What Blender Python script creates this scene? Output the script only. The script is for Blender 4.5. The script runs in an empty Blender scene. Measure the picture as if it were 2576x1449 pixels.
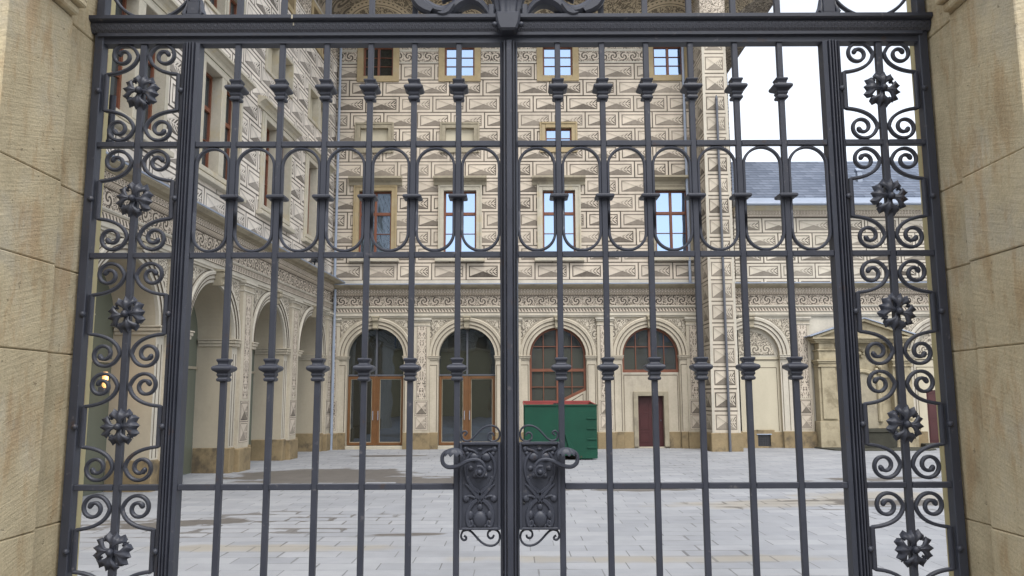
import bpy, bmesh, math, random
from mathutils import Vector, Matrix
random.seed(7)
PI = math.pi
SC = bpy.context.scene
COL = SC.collection

# ------------------------------------------------------------------ camera, sky, sun, exposure
cam = bpy.data.objects.new('camera', bpy.data.cameras.new('camera'))
COL.objects.link(cam)
cam.data.sensor_width = 36.0
cam.data.lens = 2000.0 / 2576.0 * 36.0
cam.data.clip_start = 0.05
cam.data.clip_end = 2000
cam.matrix_world = (Matrix.Translation((0, 0, 2.0)) @ Matrix.Rotation(PI / 2 + math.radians(7.75), 4, 'X')
                    @ Matrix.Rotation(math.radians(-0.2), 4, 'Z'))
SC.camera = cam
W = bpy.data.worlds.new('World')
SC.world = W
W.use_nodes = True
wt = W.node_tree
wt.nodes.clear()
SUN_EL, SUN_AZ = math.radians(58), math.radians(168)   # azimuth measured clockwise from +Y
sky = wt.nodes.new('ShaderNodeTexSky')
sky.sky_type = 'NISHITA'
sky.sun_disc = False
sky.sun_elevation = SUN_EL
sky.sun_rotation = SUN_AZ
sky.air_density = 1.0
sky.dust_density = 1.5
sky.ozone_density = 1.0
hsv = wt.nodes.new('ShaderNodeHueSaturation')          # overcast: the blue is mostly veiled
hsv.inputs['Saturation'].default_value = 0.30
bg = wt.nodes.new('ShaderNodeBackground')
bg.inputs['Strength'].default_value = 0.15
wo = wt.nodes.new('ShaderNodeOutputWorld')
wt.links.new(sky.outputs[0], hsv.inputs['Color'])
wt.links.new(hsv.outputs[0], bg.inputs['Color'])
wt.links.new(bg.outputs[0], wo.inputs[0])
sl = bpy.data.lights.new('sun', 'SUN')
sl.energy = 0.8
sl.angle = math.radians(25)
sl.color = (1.0, 0.97, 0.93)
so = bpy.data.objects.new('sun', sl)
COL.objects.link(so)
sdir = Vector((math.sin(SUN_AZ) * math.cos(SUN_EL), math.cos(SUN_AZ) * math.cos(SUN_EL), math.sin(SUN_EL)))
so.rotation_euler = sdir.to_track_quat('Z', 'Y').to_euler()
so.location = sdir * 60
SC.view_settings.view_transform = 'Standard'
SC.view_settings.look = 'None'
SC.view_settings.gamma = 1
SC.view_settings.use_curve_mapping = False
SC.view_settings.exposure = 1.3

# ------------------------------------------------------------------ shader helpers
class X:
    """a socket (or number) with arithmetic that grows math nodes"""
    t = None
    def __init__(s, o): s.o = o
    def _m(op, *a):
        n = X.t.nodes.new('ShaderNodeMath'); n.operation = op
        for i, v in enumerate(a):
            if isinstance(v, X): X.t.links.new(v.o, n.inputs[i])
            else: n.inputs[i].default_value = v
        return X(n.outputs[0])
    def __add__(s, b): return X._m('ADD', s, b)
    __radd__ = __add__
    def __sub__(s, b): return X._m('SUBTRACT', s, b)
    def __rsub__(s, b): return X._m('SUBTRACT', b, s)
    def __mul__(s, b): return X._m('MULTIPLY', s, b)
    __rmul__ = __mul__
    def __truediv__(s, b): return X._m('DIVIDE', s, b)
    def __neg__(s): return X._m('MULTIPLY', s, -1.0)
m_ = X._m
def floor(a): return m_('FLOOR', a)
def fract(a): return m_('FRACT', a)
def absx(a): return m_('ABSOLUTE', a)
def mn(a, b): return m_('MINIMUM', a, b)
def mx(a, b): return m_('MAXIMUM', a, b)
def lt(a, b): return m_('LESS_THAN', a, b)
def gt(a, b): return m_('GREATER_THAN', a, b)
def sinx(a): return m_('SINE', a)
def clamp(a): return mn(mx(a, 0.0), 1.0)
def step(a, lo, hi):
    n = X.t.nodes.new('ShaderNodeMapRange'); n.interpolation_type = 'SMOOTHSTEP'
    X.t.links.new(a.o, n.inputs[0]); n.inputs[1].default_value = lo; n.inputs[2].default_value = hi
    return X(n.outputs[0])
def vec(x, y, z=0.0):
    n = X.t.nodes.new('ShaderNodeCombineXYZ')
    for i, v in enumerate((x, y, z)):
        if isinstance(v, X): X.t.links.new(v.o, n.inputs[i])
        else: n.inputs[i].default_value = v
    return X(n.outputs[0])
def noise(v, scale, detail=3.0, rough=0.55, dist=0.0):
    n = X.t.nodes.new('ShaderNodeTexNoise')
    X.t.links.new(v.o, n.inputs['Vector'])
    n.inputs['Scale'].default_value = scale; n.inputs['Detail'].default_value = detail
    n.inputs['Roughness'].default_value = rough; n.inputs['Distortion'].default_value = dist
    return X(n.outputs[0])
def white(a, b=0.0):
    n = X.t.nodes.new('ShaderNodeTexWhiteNoise'); n.noise_dimensions = '2D'
    X.t.links.new(vec(a, b).o, n.inputs['Vector'])
    return X(n.outputs['Value'])
def voro(v, scale, feature='F1'):
    n = X.t.nodes.new('ShaderNodeTexVoronoi'); n.feature = feature
    X.t.links.new(v.o, n.inputs['Vector']); n.inputs['Scale'].default_value = scale
    return X(n.outputs['Distance'])
def mix(f, a, b):
    n = X.t.nodes.new('ShaderNodeMix'); n.data_type = 'RGBA'
    for i, v in ((0, f), (6, a), (7, b)):
        if isinstance(v, X): X.t.links.new(v.o, n.inputs[i])
        elif i == 0: n.inputs[0].default_value = v
        else: n.inputs[i].default_value = (v[0], v[1], v[2], 1)
    return X(n.outputs[2])
def scale_col(c, f):
    """c * f with f around 1 (wear, tone)"""
    n = X.t.nodes.new('ShaderNodeVectorMath'); n.operation = 'SCALE'
    if isinstance(c, X): X.t.links.new(c.o, n.inputs[0])
    else: n.inputs[0].default_value = c
    X.t.links.new(f.o, n.inputs['Scale'])
    return X(n.outputs[0])
def uvs():
    n = X.t.nodes.new('ShaderNodeUVMap'); n.uv_map = 'UVMap'
    s = X.t.nodes.new('ShaderNodeSeparateXYZ'); X.t.links.new(n.outputs[0], s.inputs[0])
    return X(s.outputs[0]), X(s.outputs[1])
def objco():
    n = X.t.nodes.new('ShaderNodeTexCoord')
    return X(n.outputs['Object'])
def sep(v):
    s = X.t.nodes.new('ShaderNodeSeparateXYZ'); X.t.links.new(v.o, s.inputs[0])
    return X(s.outputs[0]), X(s.outputs[1]), X(s.outputs[2])
def material(name, fn):
    m = bpy.data.materials.new(name); m.use_nodes = True
    t = m.node_tree; t.nodes.clear(); X.t = t
    out = t.nodes.new('ShaderNodeOutputMaterial')
    p = t.nodes.new('ShaderNodeBsdfPrincipled')
    t.links.new(p.outputs[0], out.inputs[0])
    def put(k, v):
        if isinstance(v, X): t.links.new(v.o, p.inputs[k])
        elif isinstance(v, tuple): p.inputs[k].default_value = (v[0], v[1], v[2], 1)
        else: p.inputs[k].default_value = v
    d = fn()
    h = d.pop('bump', None)
    for k, v in d.items():
        put({'c': 'Base Color', 'r': 'Roughness', 'm': 'Metallic', 's': 'Specular IOR Level', 'ec': 'Emission Color', 'es': 'Emission Strength'}[k], v)
    if h:
        b = t.nodes.new('ShaderNodeBump'); b.inputs['Strength'].default_value = h[1]; b.inputs['Distance'].default_value = h[2]
        t.links.new(h[0].o, b.inputs['Height']); t.links.new(b.outputs[0], p.inputs['Normal'])
    return m

CREAM = (0.545, 0.475, 0.385)
INK = (0.062, 0.050, 0.041)
def plaster_wear(u, v, k=1.0):
    o = objco()
    a = noise(o, 0.55, 4.0, 0.6)
    b = noise(vec(u * 1.3, v * 0.22), 1.6, 3.0)      # runs of water down the wall
    c = noise(o, 14.0, 3.0)
    st = step(noise(vec(u * 1.1 + 3.0, v * 0.45), 1.1, 5.0, 0.65), 0.50, 0.66)
    return 1.0 + k * ((a - 0.5) * 0.40 + (b - 0.5) * 0.34 + (c - 0.5) * 0.20 - st * 0.11)
def ink_mix(d, u, v, cream=CREAM, k=1.0):
    g = noise(objco(), 9.0, 3.0)
    d = d * (0.82 + g * 0.30)
    return scale_col(mix(clamp(d), cream, INK), plaster_wear(u, v, k))

def sgraf(w, h, bond, band, lw, jl, leafy=True, warm=0.5, cream=CREAM):
    def fn():
        u, v = uvs()
        vv = v / h; row = floor(vv); fv = (vv - row - 0.5) * h
        odd = m_('PINGPONG', row, 1.0)
        uu = u / w - odd * bond + (white(row, 3.0) - 0.5) * (0.10 if bond else 0.0)
        col = floor(uu); fu = (uu - col - 0.5) * w
        wob = (noise(vec(u, v), 5.0, 2.0) - 0.5) * 0.008
        e = mn(w / 2 - absx(fu), h / 2 - absx(fv)) + wob
        b0 = jl / 2 + band
        joint = lt(e, jl / 2)
        line = gt(e, b0) * lt(e, b0 + lw)
        ins = gt(e, b0 + lw)
        iw = w / 2 - b0 - lw; ih = h / 2 - b0 - lw
        p = fu / iw + (white(col, row) - 0.5) * 0.16; q = fv / ih
        ap = absx(p); aq = absx(q)
        bottom = lt(q, -(ap * 1.0))
        left = lt(p, -aq)
        right = gt(p, aq)
        tone = left * clamp(0.60 + (p + q) * 1.1) * (0.30 + 0.80 * noise(vec(u, v), 60.0, 1.0)) * 0.75
        st = fract((p - aq * 0.40) * 4.4 + 0.2)
        leaf = right * lt(st, 0.50) * lt(aq, p * 0.82) * lt(0.10 * p, aq) * clamp(0.35 + p * 0.7) + right * 0.04
        rim = lt(absx(ap - aq), 0.05) * 0.26
        fill = bottom * (0.74 + (white(col + 7.0, row) - 0.5) * 0.16) + tone + leaf + rim
        D = joint * 0.95 + line * 0.86 + ins * fill
        tint = (white(col, row + 11.0) - 0.5) * 0.15 + 1.0
        D = D * (0.78 + 0.36 * white(col + 3.0, row + 5.0)) * (0.80 + 0.40 * noise(vec(u, v), 0.35, 3.0))
        return dict(c=scale_col(ink_mix(D, u, v, cream), tint), r=0.9, s=0.2)
    return fn
def scroll_field(u, v, W, Hh, mirror=False):
    """light acanthus scrolls on a dark ground; v runs 0..Hh"""
    cu = u / W; ci = floor(cu); fu = (cu - ci - 0.5) * W
    sg = m_('PINGPONG', ci, 1.0) * 2.0 - 1.0
    fv = (v - Hh * 0.5) * sg
    r = m_('SQRT', fu * fu + fv * fv) / (Hh * 0.5)
    th = m_('ARCTAN2', fv, fu)
    sp = sinx(th * 2.0 + r * 10.0)
    jag = (noise(vec(u, v), 7.0 / Hh, 2.0) - 0.5)
    spiral = gt(sp + jag * 1.6, 0.0) * lt(r, 0.86)
    lv = noise(vec(u, v), 2.6 / Hh, 1.5, 0.5, 0.6)
    leaf = lt(absx(fract(lv * 7.0) - 0.5), 0.24)
    leaf2 = lt(voro(vec(u * 1.0, v * 1.6), 3.2 / Hh), 0.30)
    light = mx(spiral, mx(leaf, leaf2) * gt(r, 0.80))
    edge = mx(lt(v, 0.03 * Hh), gt(v, 0.97 * Hh))
    return mx(light, edge * 0.0)
def floral(W, Hh, amount=0.80, cream=CREAM):
    def fn():
        u, v = uvs()
        L = scroll_field(u, v, W, Hh)
        return dict(c=ink_mix((1.0 - L) * amount, u, v, cream), r=0.9, s=0.2)
    return fn
def candelabra(amount=0.85):
    """ornament mirrored about the middle of the panel, stacked in tiers"""
    def fn():
        u, v = uvs()
        au = absx(u)
        tier = fract(v / 0.62)
        n1 = noise(vec(au, v), 6.0, 1.5, 0.5, 0.8)
        l1 = lt(absx(fract(n1 * 6.5) - 0.5), 0.25)
        stem = lt(au, 0.018)
        cup = lt(absx(au - 0.11 * absx(sinx(tier * PI))), 0.022)
        bud = lt(voro(vec(au, v), 9.0), 0.28)
        L = mx(mx(l1 * 0.9, stem), mx(cup, bud))
        frame = gt(au, 0.165)
        fl = lt(absx(au - 0.185), 0.01)
        return dict(c=ink_mix(mx((1.0 - L) * amount * (1.0 - frame), fl * 0.8), u, v), r=0.9, s=0.2)
    return fn
def bead(kind, period, Hh, amount=0.92):
    def fn():
        u, v = uvs()
        fu = (fract(u / period) - 0.5) * period; fv = v - Hh * 0.5
        if kind == 'egg':
            e = (fu / (period * 0.36)); g = fv / (Hh * 0.36)
            r = e * e + g * g
            D = gt(r, 0.45) * lt(r, 1.15) + lt(r, 0.10) * 0.5 + gt(absx(fv), Hh * 0.45) * 0.7
        elif kind == 'slant':
            s = fract((u + v * 0.55) / period)
            D = lt(s, 0.46) * lt(absx(fv), Hh * 0.36) + gt(absx(fv), Hh * 0.46) * 0.8
        else:
            s = fract(u / period)
            a = absx(s - 0.5)
            D = lt(a + v / Hh * 0.5, 0.5) * 0.85 * gt(a, 0.08) + lt(v, Hh * 0.1) * 0.8
        return dict(c=ink_mix(clamp(D) * amount, u, v), r=0.9, s=0.2)
    return fn
def stone(base, var=0.35, sc=2.0, grain=60.0, bump=0.25, dirt=None):
    def fn():
        o = objco()
        a = noise(o, sc, 5.0, 0.6); b = noise(o, grain, 2.0); c = noise(o, sc * 4.3, 3.0)
        f = 1.0 + (a - 0.5) * 2.0 * var + (b - 0.5) * 0.3 + (c - 0.5) * 0.3
        col = scale_col(tuple(q * 0.76 for q in base), f)
        if dirt: col = mix(step(noise(o, sc * 0.8, 5.0, 0.65), 0.50, 0.68), col, dirt)
        return dict(c=col, r=0.88, s=0.25, bump=(b * 0.5 + c, bump, 0.01))
    return fn
def plain(base, rough=0.5, var=0.12, sc=6.0, spec=0.5, bump=0.0):
    def fn():
        o = objco()
        a = noise(o, sc, 4.0)
        d = dict(c=scale_col(base, 1.0 + (a - 0.5) * 2 * var), r=rough, s=spec)
        if bump: d['bump'] = (noise(o, sc * 8, 3.0), bump, 0.004)
        return d
    return fn
def plaster_fn(base, k=1.0):
    def fn():
        u, v = uvs()
        return dict(c=scale_col(tuple(q * 0.76 for q in base), plaster_wear(u, v, k)), r=0.92, s=0.15, bump=(noise(objco(), 40.0, 3.0), 0.08, 0.01))
    return fn
M = {}
def green_fn():
    o = objco(); x, y, z = sep(o)
    a = noise(o, 1.6, 4.0); sc = noise(vec(x * 0.6 + z * 0.3, z * 7.0, y), 3.0, 4.0, 0.7); r_ = noise(o, 5.0, 5.0, 0.7)
    col = scale_col((0.005, 0.052, 0.030), 1.0 + (a - 0.5) * 0.7)
    col = mix(step(sc, 0.62, 0.70) * 0.35, col, (0.05, 0.10, 0.07))
    col = mix(step(r_, 0.63, 0.69) * 0.7, col, (0.07, 0.035, 0.018))
    return dict(c=col, r=0.6, s=0.3, bump=(noise(o, 1.2, 1.0) + r_ * 0.15, 0.12, 0.02))
M['wall'] = material('sgraffito_blocks', sgraf(1.36, 0.688, 0.52, 0.088, 0.040, 0.050))
M['wall_low'] = material('sgraffito_blocks_low_wing', sgraf(1.36, 0.61, 0.52, 0.080, 0.038, 0.046, cream=(0.52, 0.47, 0.385)))
M['wall_side'] = material('sgraffito_blocks_side_wing', sgraf(1.36, 0.688, 0.52, 0.088, 0.040, 0.050, cream=(0.67, 0.61, 0.53)))
M['diamond'] = material('sgraffito_diamonds', sgraf(1.02, 0.80, 0.0, 0.10, 0.042, 0.05, True, cream=(0.52, 0.46, 0.37)))
M['diamond_small'] = material('sgraffito_small_diamonds', sgraf(0.50, 0.56, 0.0, 0.03, 0.022, 0.02, True))
M['frieze'] = material('scroll_frieze', floral(0.46, 0.38, 0.95))
M['frieze_top'] = material('leaf_frieze', floral(0.40, 0.43, 0.92))
M['frieze_panels'] = material('panel_frieze', floral(0.62, 0.40, 0.80))
M['spandrel'] = material('spandrel_scrolls', floral(0.42, 0.42, 0.80, (0.50, 0.45, 0.36)))
M['panel'] = material('candelabra_panel', candelabra())
M['egg'] = material('egg_band', bead('egg', 0.125, 0.15))
M['slant'] = material('cable_band', bead('slant', 0.12, 0.16))
M['leafmould'] = material('leaf_moulding', bead('leaf', 0.09, 0.10, 0.85))
M['plaster'] = material('cream_plaster', plaster_fn((0.60, 0.535, 0.42), 1.4))
M['plaster_pale'] = material('pale_plaster', plaster_fn((0.64, 0.59, 0.49), 1.35))
M['panel_blind'] = material('blind_panel_plaster', plaster_fn((0.64, 0.58, 0.44), 0.5))
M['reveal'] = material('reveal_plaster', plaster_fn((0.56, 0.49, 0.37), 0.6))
M['lime'] = material('yellow_limewash', plaster_fn((0.72, 0.63, 0.36), 0.6))
M['line'] = material('incised_line', plain((0.10, 0.08, 0.06), 0.9, 0.2, 6, 0.1))
M['ochre'] = material('ochre_sandstone', stone((0.47, 0.37, 0.215), 0.22, 1.6, 50, 0.2, (0.36, 0.30, 0.20)))
M['greystone'] = material('weathered_sandstone', stone((0.42, 0.37, 0.27), 0.25, 2.2, 50, 0.2, (0.24, 0.21, 0.16)))
M['palestone'] = material('pale_window_stone', stone((0.60, 0.55, 0.44), 0.16, 2.0, 50, 0.15, (0.46, 0.40, 0.28)))
M['plinth'] = material('brown_plinth_stone', stone((0.32, 0.245, 0.14), 0.40, 1.9, 40, 0.4, (0.11, 0.088, 0.06)))
M['fountain'] = material('yellowed_fountain_stone', stone((0.47, 0.405, 0.275), 0.30, 1.8, 40, 0.3, (0.22, 0.185, 0.12)))
M['trough'] = material('dark_trough_stone', stone((0.07, 0.068, 0.052), 0.4, 3.0, 40, 0.4))
M['red_wood'] = material('red_brown_wood', plain((0.165, 0.056, 0.027), 0.5, 0.3, 5))
M['orange_wood'] = material('orange_oak', plain((0.14, 0.062, 0.020), 0.45, 0.3, 4))
M['door_red'] = material('dark_red_door_paint', plain((0.055, 0.011, 0.011), 0.5, 0.25, 3))
M['zinc'] = material('blue_grey_zinc', plain((0.27, 0.31, 0.38), 0.45, 0.12, 4))
M['green'] = material('green_steel_paint', green_fn)
M['rust_red'] = material('red_primer_steel', plain((0.26, 0.045, 0.04), 0.6, 0.3, 3))
M['black'] = material('black_housing', plain((0.02, 0.02, 0.022), 0.45))
M['lead'] = material('dark_pipe', plain((0.09, 0.095, 0.11), 0.5, 0.15, 4))
M['drain'] = material('iron_grille', plain((0.035, 0.035, 0.04), 0.6))
def glass_fn(tint, refl, rough=0.015):
    def build(name):
        m = bpy.data.materials.new(name); m.use_nodes = True
        t = m.node_tree; t.nodes.clear(); X.t = t
        out = t.nodes.new('ShaderNodeOutputMaterial')
        d = t.nodes.new('ShaderNodeBsdfDiffuse'); d.inputs[0].default_value = (*tint, 1)
        g = t.nodes.new('ShaderNodeBsdfGlossy'); g.inputs['Roughness'].default_value = rough
        g.inputs[0].default_value = (0.50, 0.66, 0.90, 1)
        o = objco()
        b = t.nodes.new('ShaderNodeBump'); b.inputs['Strength'].default_value = 0.05; b.inputs['Distance'].default_value = 0.05
        t.links.new(noise(o, 1.6, 1.0).o, b.inputs['Height']); t.links.new(b.outputs[0], g.inputs['Normal'])
        fr = t.nodes.new('ShaderNodeFresnel'); fr.inputs[0].default_value = 1.5
        f = clamp(X(fr.outputs[0]) + refl)
        mx_ = t.nodes.new('ShaderNodeMixShader'); t.links.new(f.o, mx_.inputs[0])
        t.links.new(d.outputs[0], mx_.inputs[1]); t.links.new(g.outputs[0], mx_.inputs[2])
        t.links.new(mx_.outputs[0], out.inputs[0])
        return m
    return build
M['glass_sky'] = glass_fn((0.05, 0.065, 0.085), 0.42)('coated_window_glass')
M['glass_dark'] = glass_fn((0.030, 0.028, 0.021), 0.10)('dark_door_glass')
M['glass_lunette'] = glass_fn((0.055, 0.055, 0.048), 0.10)('grey_lunette_glass')
M['glass_arcade'] = glass_fn((0.14, 0.145, 0.105), 0.02)('greenish_arcade_glass')
def iron_fn():
    o = objco()
    a = noise(o, 7.0, 4.0); b = noise(o, 160.0, 2.0); c = noise(o, 32.0, 3.0)
    col = mix(a, (0.024, 0.027, 0.038), (0.048, 0.053, 0.071))
    col = mix(step(c, 0.66, 0.76) * 0.5, col, (0.15, 0.14, 0.14))
    col = mix(step(noise(o, 11.0, 5.0, 0.7), 0.62, 0.70) * 0.6, col, (0.055, 0.034, 0.026))
    return dict(c=col, r=0.50 + (a - 0.5) * 0.3, s=0.5, bump=(b * 0.6 + c, 0.22, 0.002))
M['iron'] = material('painted_wrought_iron', iron_fn)
def scale_fn():
    u, v = uvs()
    w, h = 0.026, 0.017
    best = None
    for k in (0, 1):
        vv = v / h - k * 0.5
        fv = fract(vv)
        row = floor(vv)
        fu = fract(u / w + k * 0.5) - 0.5
        e = fu * fu * 4.0 + (1.0 - fv) * (1.0 - fv)
        s = lt(e, 1.0) * (0.3 + 0.7 * m_('SQRT', clamp(e)))
        best = s if best is None else mx(best, s)
    return dict(c=mix(best, (0.018, 0.019, 0.026), (0.06, 0.063, 0.078)), r=0.5, s=0.5, bump=(best, 0.9, 0.008))
M['iron_scale'] = material('fish_scale_iron', scale_fn)
def pier_fn():
    o = objco(); x, y, z = sep(o)
    tool = noise(vec(x * 6.0 + y * 6.0 + z * 5.0, z * 95.0 - (x + y) * 26.0, 0.0), 1.0, 3.0, 0.65)
    a = noise(o, 1.7, 5.0, 0.62); b = noise(o, 120.0, 2.0); c = noise(o, 7.0, 4.0, 0.6)
    rust = step(noise(vec(x * 1.5, y * 4.0, z * 1.1), 2.2, 5.0, 0.65), 0.47, 0.64)
    grey = step(noise(o, 1.7, 5.0, 0.65), 0.50, 0.66)
    col = mix(a, (0.46, 0.375, 0.225), (0.63, 0.545, 0.375))
    col = mix(grey * 0.55, col, (0.40, 0.37, 0.30))
    col = mix(rust * 0.50, col, (0.40, 0.25, 0.12))
    pits = step(noise(o, 30.0, 3.0, 0.7), 0.66, 0.74)
    col = mix(pits * 0.5, col, (0.15, 0.12, 0.08))
    col = scale_col(col, 1.0 + (tool - 0.5) * 0.30 + (b - 0.5) * 0.45 + (c - 0.5) * 0.50 + (a - 0.5) * 0.35)
    return dict(c=col, r=0.92, s=0.15, bump=(tool * 0.45 + b * 0.3 + c * 0.9 - pits * 0.8, 0.6, 0.010))
M['pier'] = material('tooled_sandstone', pier_fn)
def slate_fn():
    u, v = uvs()
    h, w = 0.30, 0.40
    row = floor(v / h); fv = fract(v / h)
    uu = u / w + m_('PINGPONG', row, 1.0) * 0.5 + white(row, 1.0) * 0.3
    fu = fract(uu + fv * 0.25)
    j = mx(lt(fv, 0.20), lt(fu, 0.07) * 0.8)
    t = white(floor(uu), row)
    col = mix(t, (0.095, 0.115, 0.155), (0.155, 0.18, 0.23))
    col = mix(j * 0.85, col, (0.045, 0.053, 0.07))
    return dict(c=col, r=0.62, s=0.25, bump=(fv * -1.0 + t * 0.4, 0.4, 0.015))
M['slate'] = material('roof_slates', slate_fn)
def pave_fn():
    o = objco(); x, y, z = sep(o)
    d = 0.37
    row = floor(y / d); fy = (y / d - row) * d
    w = 0.74
    uu = x / w + white(row, 5.0) * 0.25 + m_('PINGPONG', row, 1.0) * 0.45
    col_i = floor(uu); fx = (uu - col_i) * w
    wet_n = noise(vec(x, y * 0.55), 0.55, 4.0, 0.6)
    jw = 0.008 + 0.016 * step(wet_n, 0.50, 0.64)
    jl = mx(lt(mn(fy, d - fy), jw * 0.6) * (0.28 + 0.5 * step(wet_n, 0.45, 0.62)), lt(mn(fx, w - fx), jw * 0.85) * (0.45 + 0.55 * white(col_i, row + 9.0)))
    t = white(col_i, row)
    big = noise(o, 0.28, 4.0, 0.6); med = noise(o, 2.4, 4.0, 0.6); fine = noise(o, 70.0, 2.0)
    c = mix(t, (0.255, 0.263, 0.277), (0.312, 0.318, 0.328))
    c = scale_col(c, 1.0 + (big - 0.5) * 0.50 + (med - 0.5) * 0.36 + (fine - 0.5) * 0.22)
    def blob(cx, cy, a, b, k=0.9, rot=0.0):
        dx = x - cx; dy = y - cy
        if rot:
            cs, sn = math.cos(rot), math.sin(rot)
            dx, dy = dx * cs + dy * sn, dy * cs - dx * sn
        q = (dx / a) * (dx / a) + (dy / b) * (dy / b)
        return 1.0 - q + (noise(o, 0.9, 4.0, 0.65) - 0.5) * 2.6 * k
    jag = (t - 0.5) * 0.75 + (noise(vec(x, y), 1.6, 3.0) - 0.5) * 1.6
    sand = mx(mx(step(blob(5.2, 15.3, 3.0, 0.7, 0.8, 0.12), 0.0, 0.8), step(blob(-3.6, 11.0, 2.4, 0.35, 0.9), 0.1, 0.9)),
              mx(step(blob(7.6, 16.4, 2.2, 0.9, 0.9), 0.1, 0.8), step(blob(1.8, 10.2, 3.2, 0.35, 0.9), 0.2, 1.1)))
    c = mix(sand * 0.55, c, (0.30, 0.26, 0.185))
    wet = step(blob(-4.9, 20.9, 2.5, 1.95, 0.6) + jag * 0.45, 0.0, 0.22)
    wet = mx(wet, step(blob(-2.2, 19.7, 2.4, 0.85, 0.5) + jag, 0.25, 0.40))
    wet = mx(wet, step(blob(-5.2, 13.1, 2.3, 0.55, 0.4, 0.25) + jag, 0.55, 0.75))
    wet = mx(wet, step(blob(-1.6, 12.0, 1.0, 0.22, 0.4, 0.1) + jag * 0.6, 0.35, 0.6))
    wet = mx(wet, step(blob(7.4, 15.3, 2.4, 0.5, 0.5, -0.05) + jag, 0.35, 0.6))
    wet = mx(wet, step(blob(8.6, 19.6, 2.6, 0.6, 0.5, 0.2) + jag, 0.45, 0.7))
    wet = mx(wet, step(blob(-4.3, 27.6, 1.7, 0.55, 0.4) + jag * 0.3, 0.25, 0.5))
    wet = mx(wet, step(blob(2.6, 17.5, 1.8, 0.4, 0.5) + jag, 0.55, 0.75))
    ed = mn(mn(fy, d - fy), mn(fx, w - fx))
    zone = mx(step(blob(-4.6, 13.0, 3.4, 1.5, 0.5, 0.2), 0.0, 0.5), mx(step(blob(-2.0, 19.4, 2.6, 1.6, 0.4), 0.0, 0.5), mx(step(blob(6.6, 15.2, 3.8, 1.0, 0.5), 0.0, 0.5), step(blob(3.2, 18.2, 2.4, 0.8, 0.5), 0.0, 0.5))))
    wide = 0.012 + 0.11 * step(noise(vec(x, y), 1.1, 3.0), 0.46, 0.72)
    wet = mx(wet, zone * lt(ed, wide) * 0.8)
    c = mix(wet * 0.88, c, scale_col((0.105, 0.092, 0.078), 0.75 + med * 0.5))
    c = mix(jl * 0.80, c, (0.085, 0.08, 0.078))
    return dict(c=c, r=0.82 - wet * 0.30, s=0.35, bump=(fine * 0.35 + med * 0.5 - jl * 1.5 + t * 0.3, 0.35, 0.006))
M['paving'] = material('stone_paving', pave_fn)
def street_fn():
    o = objco(); v = voro(o, 9.0, 'DISTANCE_TO_EDGE'); n = noise(o, 4.0, 4.0)
    return dict(c=mix(step(v, 0.02, 0.08), (0.08, 0.075, 0.07), scale_col((0.27, 0.26, 0.25), 0.7 + n * 0.6)), r=0.85, s=0.3, bump=(step(v, 0.0, 0.2), 0.5, 0.02))
M['setts'] = material('street_setts', street_fn)
def lamp_fn():
    return dict(c=(0.9, 0.7, 0.4), r=0.5, ec=(1.0, 0.42, 0.10), es=0.45)
M['lamp'] = material('warm_lamp_glass', lamp_fn)
def cove_fn(r0):
    def fn():
        u, v = uvs()
        r = m_('SQRT', u * u + (v - 0.05) * (v - 0.05))
        leaf = lt(absx(fract(noise(vec(u, v), 4.2, 1.5, 0.5, 0.7) * 6.0) - 0.5), 0.24)
        leaf = mx(leaf, lt(voro(vec(u, v), 7.0), 0.28))
        ringd = gt(r, r0) * lt(r, r0 + 0.34)
        plain_ = mx(lt(absx(r - r0 - 0.05), 0.035), mx(lt(absx(r - r0 - 0.17), 0.05), lt(absx(r - r0 - 0.31), 0.03)))
        beads = lt(absx(r - r0 - 0.245), 0.028) * gt(fract(m_('ARCTAN2', v - 0.05, u) * 9.0), 0.45)
        L = ringd * mx(plain_, beads) + (1.0 - ringd) * leaf * 0.75
        return dict(c=ink_mix((1.0 - L) * 0.80, u, v, (0.56, 0.47, 0.33)), r=0.9, s=0.15)
    return fn
M['cove'] = material('lunette_cove', cove_fn(1.38))
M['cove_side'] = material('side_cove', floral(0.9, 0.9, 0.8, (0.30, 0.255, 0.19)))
M['fascia'] = material('weathered_eave_board', plain((0.13, 0.105, 0.08), 0.7, 0.3, 3))

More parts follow.
